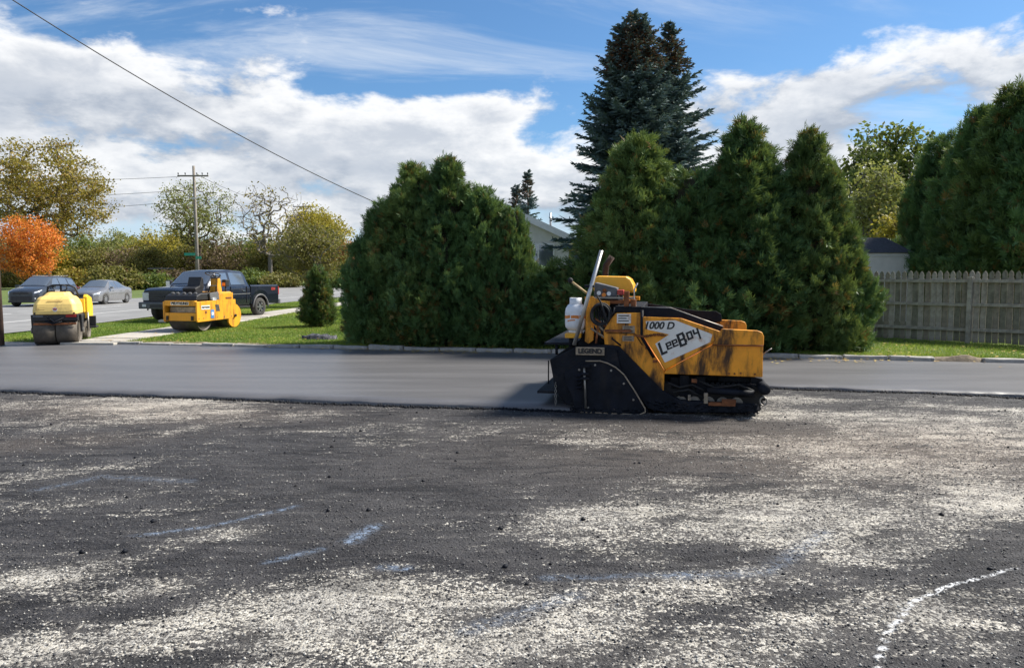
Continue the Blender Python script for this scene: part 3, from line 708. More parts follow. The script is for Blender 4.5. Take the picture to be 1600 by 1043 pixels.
# ---- broadleaf trees: points in a crown are joined to a growing skeleton
def broadleaf(name, x, y, H, Wd, seed, mat, label, group=None, nodes=260, leaves=26, lsize=.16, spread=.42, trunk_h=.28, bark=None, cat='tree', lean=0.0, flat=1.0, trunk_r=None):
    r = np.random.default_rng(seed); z0 = ground_h(x, y); t = empty(name, (x, y, z0), 0, label, cat, group)
    cz = H * (trunk_h + (1 - trunk_h) * .5); rz = H * (1 - trunk_h) * .52
    P = r.normal(0, 1, (nodes, 3)); P /= np.linalg.norm(P, axis=1, keepdims=True); P *= (r.random((nodes, 1)) ** .42)
    P *= (.80 + .4 * fbm(P * 1.6 + seed, 2, seed))[:, None]
    P = P * np.array([Wd / 2, Wd / 2, rz]) + np.array([lean * H * .5, 0, cz])
    N = [np.array([0, 0, -.2]), np.array([lean * H * trunk_h * .5, 0, H * trunk_h * .55]), np.array([lean * H * trunk_h, 0, H * trunk_h])]; par = [-1, 0, 1]
    top = N[-1].copy(); order = np.argsort(np.linalg.norm((P - top) * np.array([1, 1, .8]), axis=1)); tips = []
    for k in order:
        p = P[k]; A_ = np.array(N); dv = p - A_; dist = np.linalg.norm(dv, axis=1) + np.where(A_[:, 2] > p[2] + .1 * H, .25 * H, 0) + np.where(np.arange(len(A_)) < 2, 9e9, 0)
        j = int(np.argmin(dist + .10 * np.linalg.norm(A_ - top, axis=1))); a = A_[j]
        mid = (a + p) / 2 + r.normal(0, .05, 3) * np.linalg.norm(p - a) + np.array([0, 0, -.05 * np.linalg.norm(p - a)])
        N.append(mid); par.append(j); N.append(p); par.append(len(N) - 2); tips.append(len(N) - 1)
    N = np.array(N); cnt = np.zeros(len(N)); cnt[tips] = 1
    for k in range(len(N) - 1, 0, -1): cnt[par[k]] += cnt[k]
    R0 = trunk_r or .020 * H; rad = R0 * (cnt / cnt[0]) ** .42; rad = np.maximum(rad, .010 + H * .0006)
    Vb, Fb = [], []; K = 5; an = np.arange(K) * 2 * math.pi / K
    for k in range(1, len(N)):
        a, b_ = N[par[k]], N[k]; dd_ = b_ - a; L = np.linalg.norm(dd_)
        if L < 1e-4: continue
        u_, v_, _ = rotate_frames(dd_[None], np.zeros(1), r); ring = np.cos(an)[:, None] * u_ + np.sin(an)[:, None] * v_; s_ = len(Vb) * 2 * K
        Vb.append(np.concatenate([a + ring * min(rad[par[k]], rad[k] * 1.5), b_ + ring * rad[k]])); Fb += [(s_ + i, s_ + (i + 1) % K, s_ + K + (i + 1) % K, s_ + K + i) for i in range(K)]
    link('trunk', np_mesh('trunk', np.concatenate(Vb), Fb, None, True), bark or M['bark'], t)
    if leaves:
        C = N[3:]; n = len(tips) * leaves; idx = r.integers(0, len(C), n)
        p = C[idx] + r.normal(0, spread, (n, 3)) * np.array([1, 1, .75 * flat])
        ax = r.normal(0, 1, (n, 3)) + np.array([0, 0, .6]); U, Vv, A_ = rotate_frames(ax, r.random(n) * 6.283, r); s = (lsize * (.6 + .7 * r.random(n)))[:, None]
        q_ = np.stack([p - U * s, p - Vv * s * .6, p + U * s, p + Vv * s * .6], 1)
        clump = r.random(len(C)); tint = np.clip(.55 * clump[idx] + .45 * r.random(n), 0, 1) + (r.random(n) < .05) * .9
        link('crown', np_mesh('crown', q_.reshape(-1, 3), np.arange(n * 4).reshape(-1, 4), dict(tint=np.repeat(tint, 4))), mat, t)
    return t
L_ = {}
L_['gold'] = leafmat('leaf_gold', (.17, .16, .035), (.40, .28, .055), (.32, .15, .03), .6, .4)
L_['orange'] = leafmat('leaf_orange', (.62, .17, .03), (.85, .30, .06), (.78, .45, .07), .6, .4)
L_['pale'] = leafmat('leaf_pale', (.15, .18, .06), (.30, .31, .10), (.27, .20, .05), .6, .4)
L_['yellow'] = leafmat('leaf_yellow', (.26, .23, .035), (.48, .38, .05), (.15, .15, .03), .6, .4)
L_['olive'] = leafmat('leaf_olive', (.11, .115, .035), (.23, .20, .06), (.19, .11, .04), .6, .35)
L_['brown'] = leafmat('leaf_brown', (.11, .075, .055), (.20, .14, .09), (.16, .12, .04), .6, .3)
L_['green'] = leafmat('leaf_green', (.065, .105, .028), (.17, .21, .05), (.20, .18, .04), .6, .35)
L_['rust'] = leafmat('leaf_rust', (.30, .10, .05), (.45, .17, .08), (.22, .16, .04), .6, .35)
L_['deep'] = leafmat('leaf_deep', (.05, .09, .022), (.15, .20, .05), (.17, .16, .04), .6, .35)
def far_tree(name, u, vt, wpx, Y, mat, label, seed, group=None, **kw):
    x = at_depth(u, Y); H = h_at(vt, Y) - ground_h(x, Y)
    return broadleaf(name, x, Y, H, wpx / FPX * Y, seed, mat, label, group, **kw)
far_tree('shade_tree', 78, 222, 200, 97, L_['gold'], 'tallest golden green shade tree above the orange maple', 5, nodes=440, leaves=44, lsize=.165, spread=.55, trunk_h=.30, bark=M['bark'])
far_tree('maple_tree', 47, 342, 100, 88, L_['orange'], 'bright orange autumn maple across the road', 6, nodes=300, leaves=44, lsize=.125, spread=.40, trunk_h=.16)
far_tree('shade_tree', 314, 286, 118, 104, L_['pale'], 'airy pale green tree rising behind the utility pole with street signs', 7, nodes=320, leaves=24, lsize=.135, spread=.5, trunk_h=.36)
far_tree('bare_tree', 424, 288, 122, 100, L_['gold'], 'nearly bare spreading tree between the pale green and yellow trees', 8, nodes=460, leaves=2, lsize=.16, spread=.4, trunk_h=.30, bark=M['bark_grey'], trunk_r=.30)
far_tree('shade_tree', 498, 322, 98, 108, L_['yellow'], 'yellow leaved tree around the farther utility pole', 9, nodes=280, leaves=56, lsize=.16, spread=.55, trunk_h=.2)
far_tree('street_tree', 484, 352, 118, 43, L_['olive'], 'brownish olive street tree leaning behind the clipped cone shrub', 10, nodes=300, leaves=34, lsize=.07, spread=.24, trunk_h=.36, bark=M['bark_grey'], lean=.10, trunk_r=.15)
WG = 'autumn trees of the wood edge across the road'
for u, vt, w, Y, k, lab, sd in ((8, 392, 70, 112, 'brown', 'dull brown tree at the wood edge left of the orange maple', 21), (112, 362, 80, 118, 'green', 'green tree at the wood edge right of the orange maple', 22),
        (95, 392, 60, 104, 'yellow', 'small yellowing tree tucked against the orange maple', 33), (175, 358, 100, 125, 'pale', 'wide pale green tree at the wood edge above the grey sedan', 23), (205, 384, 80, 108, 'brown', 'bare brownish thicket tree above the rear of the sedan', 24),
        (142, 386, 70, 106, 'olive', 'olive tree at the wood edge above the front of the sedan', 34), (262, 358, 95, 114, 'yellow', 'yellow green tree at the wood edge left of the signed utility pole', 25), (238, 388, 60, 104, 'olive', 'small olive tree left of the pickup windshield', 35), (300, 380, 60, 110, 'olive', 'olive tree directly behind the street signs', 26),
        (345, 372, 70, 106, 'brown', 'purplish brown tree right of the street signs', 27), (385, 366, 80, 112, 'green', 'green tree under the bare spreading tree', 28), (425, 378, 70, 106, 'olive', 'olive tree above the pickup bed', 29), (545, 384, 46, 96, 'rust', 'reddish tree beside the lawn end of the hedge', 30),
        (520, 392, 70, 112, 'gold', 'golden tree between the cone shrub and the hedge', 31), (455, 384, 70, 118, 'yellow', 'low yellow tree behind the olive street tree', 32)):
    far_tree('wood_tree', u, vt, w * 1.15, Y, L_[k], lab, sd, WG, nodes=130, leaves=54 if k != 'brown' else 30, lsize=.165, spread=.58, trunk_h=.10)
SG = 'low shrubs across the road'
for u, vt, w, Y, k, lab, sd in ((180, 416, 74, 84, 'olive', 'dome shaped olive shrub behind the grey sedan', 41), (232, 430, 60, 88, 'deep', 'low dark green shrub left of the pickup', 42), (118, 424, 50, 92, 'gold', 'low golden shrub behind the dark SUV roof', 43),
        (18, 424, 60, 96, 'olive', 'low olive shrub left of the orange maple trunk', 44), (440, 428, 60, 94, 'olive', 'low shrub behind the pickup tailgate', 45), (530, 424, 50, 92, 'deep', 'low dark shrub right of the clipped cone shrub', 46), (390, 424, 70, 96, 'deep', 'dark shrub behind the pickup cab', 47), (285, 424, 70, 97, 'brown', 'brown shrub behind the pickup windshield', 48)):
    far_tree('shrub', u, vt, w * 1.1, Y, L_[k], lab, sd, SG, nodes=70, leaves=60, lsize=.17, spread=.42, trunk_h=.02, cat='shrub')
# farther wood that reads as one mass
def wood_mass():
    r_ = np.random.default_rng(90); n = 60000
    x = -185 + 235 * r_.random(n); y = 150 + 28 * r_.random(n)
    top = 3.5 + 7.5 * fbm(np.stack([x * .09, y * .05], -1), 4, 61); h = top * r_.random(n) ** .7
    p = np.stack([x, y, .9 + h], -1); U, Vv, A_ = rotate_frames(r_.normal(0, 1, (n, 3)), r_.random(n) * 6.283, r_); s = (.30 + .35 * r_.random(n))[:, None]
    q_ = np.stack([p - U * s, p - Vv * s * .7, p + U * s, p + Vv * s * .7], 1)
    tint = np.clip(1.5 * fbm(np.stack([x * .12, h * .1], -1), 2, 66) - .3 + .3 * r_.random(n), 0, 1.4)
    return np_mesh('far_wood', q_.reshape(-1, 3), np.arange(n * 4).reshape(-1, 4), dict(tint=np.repeat(tint, 4)))
L_['wood'] = leafmat('leaf_wood', (.09, .10, .05), (.22, .20, .08), (.16, .10, .06), .7, .3)
tag(link('far_wood', wood_mass(), L_['wood']), 'distant autumn wood forming one mass behind the roadside trees', 'wood', kind='stuff')
# broadleaf trees behind the fence side
far_tree('garden_tree', 1378, 196, 150, 46, L_['deep'], 'dark green broadleaf tree rising between hedge and tall arborvitae row', 51, nodes=260, leaves=42, lsize=.15, spread=.36, trunk_h=.3)
far_tree('garden_tree', 1362, 250, 95, 40, L_['pale'], 'yellowish pale tree in front of the dark green broadleaf tree', 52, nodes=220, leaves=26, lsize=.10, spread=.3, trunk_h=.25, bark=M['bark_grey'])
far_tree('garden_tree', 1395, 330, 60, 36, L_['yellow'], 'small yellow green tree between shed and tall arborvitae', 53, nodes=110, leaves=40, lsize=.09, spread=.25, trunk_h=.2)

# ------------------------------------------------------------------ picket fence (back side: rails and posts face the lot)
M['fence_wood'] = pm('fence_wood', (.235, .205, .155), .9, 0, .3, 5, .5, 40, (.14, .14, .10), .7, 6, True)
M['fence_wood_b'] = pm('fence_wood_b', (.33, .30, .245), .9, 0, .3, 5, .5, 40, (.17, .16, .125), .7, 5, True)
M['fence_wood_c'] = pm('fence_wood_c', (.175, .165, .12), .9, 0, .3, 6, .5, 40, (.26, .25, .22), .6, 7, True)
pA = Vector((10.63, 22.5, 0)); pB = Vector((12.40, 20.8, 0)); fd = (pB - pA); bay = fd.length; fd.normalize()
fa = math.atan2(fd.y, fd.x); FZ = ground_h(11.5, 21.7)
fence = empty('picket_fence', (pA.x, pA.y, FZ), fa, 'weathered grey wooden picket fence with pointed tops and three rails', 'fence')
FH = 1.93
prof = [(-.069, 0), (.069, 0), (.069, FH - .20), (.050, FH - .185), (.066, FH - .13), (.046, FH - .05), (0, FH), (-.046, FH - .05), (-.066, FH - .13), (-.050, FH - .185), (-.069, FH - .20)]
pk = [MB().prism(prof, .0, .018).build('picket', M[k], fence) for k in ('fence_wood', 'fence_wood_b', 'fence_wood_c')]
pme = [o.data for o in pk]
for o in pk: bpy.data.objects.remove(o)
n = int(bay * 5 / .1535); x = -bay * 2.0
while x < bay * 2.9:
    o = link('picket', random.choice(pme), None, fence); o.location = (x, .02 + random.uniform(0, .006), random.uniform(-.02, .015) + .03); o.rotation_euler = (random.uniform(-.012, .012), random.uniform(-.009, .009), random.uniform(-.03, .03)); x += .1535
for k in range(-2, 3):
    for zz in (.36, 1.04, 1.68):
        o = box('rail', M['fence_wood_b'], fence, 0, bay - .012, -.042, .019, -.04, .04, .004); o.location = (bay * k + .006, 0, zz); o.rotation_euler = (0, random.uniform(-.006, .006), 0)
for k in range(-2, 4):
    o = box('post', M['fence_wood_b'], fence, -.055, .055, -.135, -.043, -.3, 1.80, .01); o.location = (bay * k, 0, 0); o.rotation_euler = (random.uniform(-.012, .012), random.uniform(-.01, .01), 0)

# ------------------------------------------------------------------ buildings behind the hedge
M['siding'] = pm('siding', (.66, .66, .62), .6, 0, .06, 3, .05, 20, (.5, .48, .42), .3, 2)
M['trim_white'] = pm('trim_white', (.78, .79, .80), .5, 0, .05)
M['shingle'] = pm('shingle', (.055, .058, .068), .9, 0, .3, 14, .7, 30)
M['shingle_grey'] = pm('shingle_grey', (.30, .31, .33), .9, 0, .25, 14, .6, 30)
m, g, b = mat_new('window_glass'); b.inputs['Base Color'].default_value = (.03, .04, .05, 1); b.inputs['Roughness'].default_value = .06
g.put(b.inputs['Roughness'], g.ramp(g.noise(g.n('ShaderNodeTexCoord').outputs['Object'], 4, 3), .3, .7, .04, .10)); b.inputs['Specular IOR Level'].default_value = .8; b.inputs['Base Color'].default_value = (.24, .28, .32, 1); b.inputs['Metallic'].default_value = .65; M['glass'] = m
def gable_house(name, x, y, hw, depth, eave, ridge, label, roofmat, rz=0.0, window=None, lap=.17):
    t = empty(name, (x, y, ground_h(x, y)), rz, label, 'house')
    prism('wall', M['siding'], t, [(-hw, -.2), (hw, -.2), (hw, eave), (0, ridge), (-hw, eave)], 0, depth, 0)
    sb = MB(); z = .2
    while z < ridge - .1:                                   # lap boards on the gable face
        w = hw if z < eave else hw * (ridge - z) / (ridge - eave)
        w2 = hw if z + lap < eave else hw * max(.0, (ridge - z - lap)) / (ridge - eave)
        sb.add([(-w, -.028, z), (w, -.028, z), (w2, -.006, z + lap), (-w2, -.006, z + lap), (-w, -.001, z), (w, -.001, z)], [(0, 1, 2, 3), (4, 5, 1, 0)]); z += lap
    tag(sb.build('siding_boards', M['siding'], t), kind='stuff')
    o_ = .35; s = (ridge - eave) / hw
    for sg in (-1, 1):
        rf = MB().prism([(0, ridge + .03), (sg * (hw + o_), eave - s * o_ + .03), (sg * (hw + o_), eave - s * o_ + .15), (0, ridge + .15)], -.3, depth + .3).build('roof_slope', roofmat, t)
        MB().prism([(0, ridge - .14), (sg * (hw + o_), eave - s * o_ - .14), (sg * (hw + o_ ), eave - s * o_ + .155), (0, ridge + .155)], -.335, -.302).build('fascia', M['trim_white'], rf)
    if window:
        wx, wz, ww, wh = window
        f = box('window', M['trim_white'], t, wx - ww / 2 - .07, wx + ww / 2 + .07, -.07, -.03, wz - wh / 2 - .07, wz + wh / 2 + .07)
        box('pane', M['glass'], f, wx - ww / 2, wx - .03, -.078, -.071, wz - wh / 2, wz + wh / 2, 0); box('pane', M['glass'], f, wx + .03, wx + ww / 2, -.078, -.071, wz - wh / 2, wz + wh / 2, 0)
    return t
hs = gable_house('white_house', at_depth(770, 34), 34, 3.35, 9, h_at(372, 34) - .2, h_at(318, 34) - .2, 'white lap sided house with low gable showing above the hedge', M['shingle_grey'], 0, (2.0, 2.55, 1.3, 1.1))
tube('vent_pipe', M['bare_metal'], hs, [(2.6, 1.2, 3.4), (2.6, 1.2, 4.6)], .05)
sh = empty('garden_shed', (at_depth(1372, 29.5), 29.5, ground_h(14, 29)), R(-8), 'small white shed with dark hipped roof behind the picket fence', 'shed')
box('wall', M['siding'], sh, -1.1, 1.05, 0, 2.2, -.1, 2.62, .01)
box('corner_trim', M['trim_white'], sh, .93, 1.07, -.02, .06, -.1, 2.6); box('frieze', M['trim_white'], sh, -1.1, 1.06, -.03, -.002, 2.50, 2.615, 0)
MB().add([(-1.25, -.15, 2.63), (1.2, -.15, 2.63), (1.2, 2.35, 2.63), (-1.25, 2.35, 2.63), (-.6, .9, 3.25), (.45, .9, 3.25)], [(0, 3, 2, 1), (0, 1, 5, 4), (1, 2, 5), (2, 3, 4, 5), (3, 0, 4)]).build('roof', M['shingle'], sh)
gable_house('neighbour_house', at_depth(1283, 42), 42, 2.75, 8, h_at(362, 42), h_at(322, 42), 'white neighbouring house whose eave corner shows over the shed', M['shingle_grey'])
# white fence end at the open end of the hedge
wf = empty('vinyl_fence', (at_depth(541, 28.5), 28.5, ground_h(-6, 28.5)), R(8), 'white vinyl fence end with two posts beside the hedge', 'fence')
for k, xx in enumerate((0, .22)):
    p = box('post', M['trim_white'], wf, xx - .055, xx + .055, -.05 + .5 * k, .05 + .5 * k, -.1, 1.72 - .05 * k); MB().lathe([(.075, 0), (.075, .03), (.01, .09)], 'z', (xx, .5 * k, 1.72 - .05 * k), 4).build('post_cap', M['trim_white'], p)
for k in range(10): box('board', M['trim_white'], wf, .30 + .16 * k, .445 + .16 * k, .49, .515, .1, 1.5, .004)
box('rail', M['trim_white'], wf, .28, 1.95, .516, .55, .3, .4); box('rail', M['trim_white'], wf, .28, 1.95, .516, .55, 1.2, 1.3)

# ------------------------------------------------------------------ poles, signs and wires
M['pole_wood'] = pm('pole_wood', (.22, .195, .165), .9, 0, .2, 4, .5, 20, (.10, .08, .06), .5, 5, True)
M['pole_brown'] = pm('pole_brown', (.115, .07, .05), .9, 0, .25, 4, .5, 20, (.05, .035, .03), .5, 5, True)
M['sign_green'] = pm('sign_green', (.015, .26, .17), .5, 0, .06)
M['wire'] = pm('wire', (.02, .02, .02), .7)
def utility_pole(u, vt, Y, r0, label, arm=1.1, mat='pole_wood', arm_z=.9):
    x = at_depth(u, Y); z0 = ground_h(x, Y); H = h_at(vt, Y) - z0
    t = empty('utility_pole', (x, Y, z0), 0, label, 'pole', None)
    tube('shaft', M[mat], t, [(.10, 0, -.5), (.05, 0, H * .5), (0, 0, H)], r0, 10, r0 * .62)
    if arm:
        a = box('crossarm', M[mat], t, -arm, arm, -.26, -.14, H - arm_z - .07, H - arm_z + .07)
        for k in (-.95, -.5, .25, .6, .95): MB().lathe([(.03, 0), (.03, .10), (.065, .12), (.055, .22), (.02, .25)], 'z', (arm * k, -.2, H - arm_z + .07), 8).build('insulator', M['console_grey'], a, smooth=True)
    return t, x, z0, H
t1, x1, z1, H1 = utility_pole(309, 262, 73, .19, 'tall wooden utility pole with crossarm and green street signs across the road', 1.45, arm_z=.95)
box('bracket', M['bare_metal'], t1, -.25, .25, -.26, -.12, H1 - 3.1, H1 - 2.95)
for nm, xx0, xx1, zz, ry in (('street_sign', -1.02, -.04, 4.0, R(8)), ('street_sign', .02, .66, 3.68, R(-20))):
    s = box(nm, M['sign_green'], t1, xx0, xx1, -.012, .012, -.13, .13, .004); s.location = (.03, -.24, zz - z1); s.rotation_euler = (0, 0, ry)
t2, x2, z2, H2 = utility_pole(477, 319, 116, .17, 'farther wooden utility pole standing in the yellow tree', 1.5, arm_z=.5)
t3, x3, z3, H3 = utility_pole(-11, -150, 20.7, .15, 'brown wooden utility pole beside the cream roller', 0, 'pole_brown')
def wire(name, a, b_, sag, r_, label):
    a, b_ = Vector(a), Vector(b_); P_ = [a.lerp(b_, k / 24) - Vector((0, 0, 4 * sag * (k / 24) * (1 - k / 24))) for k in range(25)]
    tag(tube(name, M['wire'], None, P_, r_, 5), label, 'cable')
wire('power_cable', (x3 + .12, 20.7, h_at(-16, 20.7)), (at_depth(700, 33.8), 33.8, h_at(362, 33.8)), .55, .016, 'thick dark service cable sloping down from the near pole to the house')
for k, (za, lab) in enumerate(((.95, 'topmost thin power line reaching the signed pole crossarm from the road side'), (2.2, 'middle thin power line reaching the signed utility pole'), (3.2, 'lowest thin power line reaching the signed utility pole'))):
    wire('power_line', (x1 - 44, 60 + 6 * k, z1 + H1 - za - .4), (x1, 72.8, z1 + H1 - za), 1.0, .018, lab)
wire('power_line', (x1 + .3, 73, z1 + H1 - .8), (x2, 116, z2 + H2 - .4), .9, .018, 'thin power line running between the two far utility poles')
# crumpled cloth on the lawn
M['cloth_dark'] = pm('cloth_dark', (.03, .032, .042), .85, 0, .4, 9, .3, 60, (.28, .28, .30), .8, 7)
def cloth_z(X, Y):
    rr = np.sqrt((X / .52) ** 2 + (Y / .30) ** 2)
    return np.where(rr < 1, .05 + .20 * fbm(np.stack([X * 6, Y * 6], -1), 3, 70) * np.clip(1.1 - rr, 0, 1) ** .4, -.06)
p = ground_at(499, 528, .12); o = tag(link('crumpled_jacket', grid_mesh('crumpled_jacket', np.linspace(-.55, .55, 40), np.linspace(-.33, .33, 26), cloth_z), M['cloth_dark']), 'crumpled dark grey jacket lying on the lawn near the hedge', 'jacket')
o.location = (p.x, p.y, ground_h(p.x, p.y)); o.rotation_euler = (0, 0, R(-8))

# ------------------------------------------------------------------ vehicles
def paint(name, col, rough=.28, metal=.5): return pm(name, col, rough, metal, .06, 1.2, 0, 10, (.20, .18, .15), .12, 2, False, .8)
M['car_dark'] = paint('car_dark', (.05, .058, .07)); M['car_grey'] = paint('car_grey', (.24, .24, .245)); M['truck_blue'] = paint('truck_blue', (.010, .014, .026), .25, .3)
M['chrome'] = pm('chrome', (.62, .63, .65), .2, 1, .05); M['black_plastic'] = pm('black_plastic', (.02, .02, .022), .55, 0, .15, 8, .1, 60)
M['lamp_clear'] = pm('lamp_clear', (.62, .65, .68), .12, .3, .1, 9); M['lamp_red'] = pm('lamp_red', (.35, .02, .015), .2, 0, .1)
M['alloy'] = pm('alloy', (.52, .52, .53), .3, .9, .08, 8, 0, 10, (.2, .18, .16), .3, 8)
M['grey_plastic'] = pm('grey_plastic', (.13, .13, .135), .6, 0, .1)
M['tyre_dusty'] = pm('tyre_dusty', (.045, .043, .04), .85, 0, .25, 9, .3, 60)
def wheel(root, x, y, r_, w, out, spokes=7, rim=.66, rimmat='alloy'):
    s = 1 if out > 0 else -1
    tyre = MB().lathe([(r_ * rim, -w / 2), (r_ * .93, -w / 2), (r_, -w * .36), (r_, w * .36), (r_ * .93, w / 2), (r_ * rim, w / 2)], 'y', (x, y, r_), 28, False).build('wheel', M['tyre_dusty'], root, smooth=True)
    MB().lathe([(r_ * rim, -w * .5), (r_ * rim, -w * .1), (r_ * rim * .9, w * .05 * s), (r_ * .1, w * .08 * s)] if s > 0 else [(r_ * rim, w * .5), (r_ * rim, w * .1), (r_ * rim * .9, w * .05 * s), (r_ * .1, w * .08 * s)], 'y', (x, y, r_), 24).build('barrel', M['black_plastic'], tyre)
    rm = MB(); yo = y + s * w * .36
    for k in range(spokes):
        a = 2 * math.pi * k / spokes; dx, dz_ = math.cos(a), math.sin(a); px, pz = -dz_ * r_ * .085, dx * r_ * .085
        c_ = (x, r_); V = []
        for q_, m_ in ((.10, 1.0), (rim * .98, .8)):
            for sg in (-1, 1):
                for yy in (yo - .02, yo + .02): V.append((c_[0] + dx * r_ * q_ + sg * px * m_, yy, c_[1] + dz_ * r_ * q_ + sg * pz * m_))
        rm.add(V, [(0, 1, 3, 2), (4, 6, 7, 5), (0, 4, 5, 1), (2, 3, 7, 6), (0, 2, 6, 4), (1, 5, 7, 3)])
    ring = [(x + math.cos(2 * math.pi * k / 24) * r_ * rim * .97, yo, r_ + math.sin(2 * math.pi * k / 24) * r_ * rim * .97) for k in range(24)]
    rm.tube(ring, r_ * .045, 6, closed=True); rm.lathe([(r_ * .17, yo - .02 - y), (r_ * .17, yo + .025 - y)], 'y', (x, y, r_), 12)
    rm.build('rim', M[rimmat], tyre)
    return tyre
class Body:
    """car shell lofted along x: curves give belt, top, half widths and bottom"""
    def __init__(s, belt, top, hw, rw, zb, wheels, wr, L0, L1, n=90):
        s.cv = {k: np.array(v, float) for k, v in dict(belt=belt, top=top, hw=hw, rw=rw).items()}; s.zb = zb; s.wheels = wheels; s.wr = wr; s.L0, s.L1, s.n = L0, L1, n
    def c(s, k, x): a = s.cv[k]; return float(np.interp(x, a[:, 0], a[:, 1]))
    def ring(s, x):
        hw, belt, top, rw = (s.c(k, x) for k in ('hw', 'belt', 'top', 'rw')); zb = s.zb
        for wx in s.wheels:
            dx = abs(x - wx)
            if dx < s.wr: zb = max(zb, s.wr * .92 - .04 + math.sqrt(max(0, s.wr ** 2 - dx ** 2)) * 1.0 - s.wr * .10 + (s.zb * 0))
        zb = min(zb, belt - .12); m_ = zb + (belt - zb) * .55
        top = max(top, belt + .015); rw = min(rw, hw - .02)
        return [(hw - .05, zb), (hw - .012, zb + (belt - zb) * .15), (hw, m_), (hw - .015, belt - .05), (hw - .045, belt), (rw, top - .05 * min(1, (top - belt) * 4)), (rw - .09, top - .008), (rw * .5, top + .012), (0, top + .02)]
    def S(s, x, t):
        """t: ring index (float) 0..8"""
        rg = s.ring(x); i = min(int(t), 7); f = t - i; return (rg[i][0] * (1 - f) + rg[i + 1][0] * f, rg[i][1] * (1 - f) + rg[i + 1][1] * f)
    def shell(s, mat, root):
        xs_ = sorted(set(list(np.linspace(s.L0, s.L1, s.n)) + [w + d_ for w in s.wheels for d_ in (-s.wr, s.wr, -s.wr * .98, s.wr * .98)])); V = []; F = []; K = 17
        for x in xs_:
            h = s.ring(x); V += [(x, -y, z) for y, z in h] + [(x, y, z) for y, z in h[-2::-1]]
        for i in range(len(xs_) - 1):
            for k in range(K - 1): F.append((i * K + k, (i + 1) * K + k, (i + 1) * K + k + 1, i * K + k + 1))
        F.append(tuple(range(K))); F.append(tuple((len(xs_) - 1) * K + k for k in range(K)))
        o = MB().add(V, F).build('body', mat, root, smooth=True)
        zt = s.zb + .42; lo = MB().box(s.L0 + .1, s.L1 - .1, -s.c('hw', 0) + .22, s.c('hw', 0) - .22, s.zb + .02, zt); lo.build('underbody', M['black_plastic'], root)
        return o
    def patch(s, name, mat, root, corners, side=1, nu=10, nv=5, off=.008):
        """glass or panel laid on the shell; corners = 4 x (x, t) given round the patch"""
        V = []; c_ = np.array(corners, float)
        for i in range(nu + 1):
            for j in range(nv + 1):
                u, v = i / nu, j / nv; p_ = (c_[0] * (1 - u) + c_[1] * u) * (1 - v) + (c_[3] * (1 - u) + c_[2] * u) * v
                e = .02; a = Vector((p_[0], *s.S(p_[0], p_[1]))); b1 = Vector((p_[0] + e, *s.S(p_[0] + e, p_[1]))); b2 = Vector((p_[0], *s.S(p_[0], min(8, p_[1] + .05)))) if p_[1] < 7.9 else Vector((p_[0], a.y - .02, a.z))
                nn = (b1 - a).cross(b2 - a); nn = nn.normalized() if nn.length > 0 else Vector((0, 0, 1))
                if nn.z < -.02 or (abs(nn.z) < .2 and nn.y < 0): nn = -nn
                q_ = a + nn * off; V.append((q_.x, q_.y * side, q_.z))
        return V, [(i * (nv + 1) + j, (i + 1) * (nv + 1) + j, (i + 1) * (nv + 1) + j + 1, i * (nv + 1) + j + 1) for i in range(nu) for j in range(nv)], name, mat, root
    def side(s, name, mat, root, corners, **k):
        for sd in (1, -1):
            V, F, *_ = s.patch(name, mat, root, corners, sd, **k); MB().add(V, F).build(name, mat, root, smooth=True)
    def top(s, name, mat, root, x0, x1, t0=5.15, t0b=None):
        V = []; F = []; t0b = t0b or t0; n_ = 10
        rows = []
        for i in range(n_ + 1):
            x = x0 + (x1 - x0) * i / n_; ta = t0 + (t0b - t0) * i / n_; half = [s.S(x, ta + (8 - ta) * j / 6) for j in range(7)]
            sl = (s.c('top', x + .02) - s.c('top', x - .02)) / .04; nx_ = -sl / math.hypot(1, sl) * .01; nz_ = .01 / math.hypot(1, sl)
            V += [(x + nx_, y, z + nz_) for y, z in half] + [(x + nx_, -y, z + nz_) for y, z in half[-2::-1]]
        for i in range(n_):
            for k in range(12): F.append((i * 13 + k, (i + 1) * 13 + k, (i + 1) * 13 + k + 1, i * 13 + k + 1))
        return MB().add(V, F).build(name, mat, root, smooth=True)

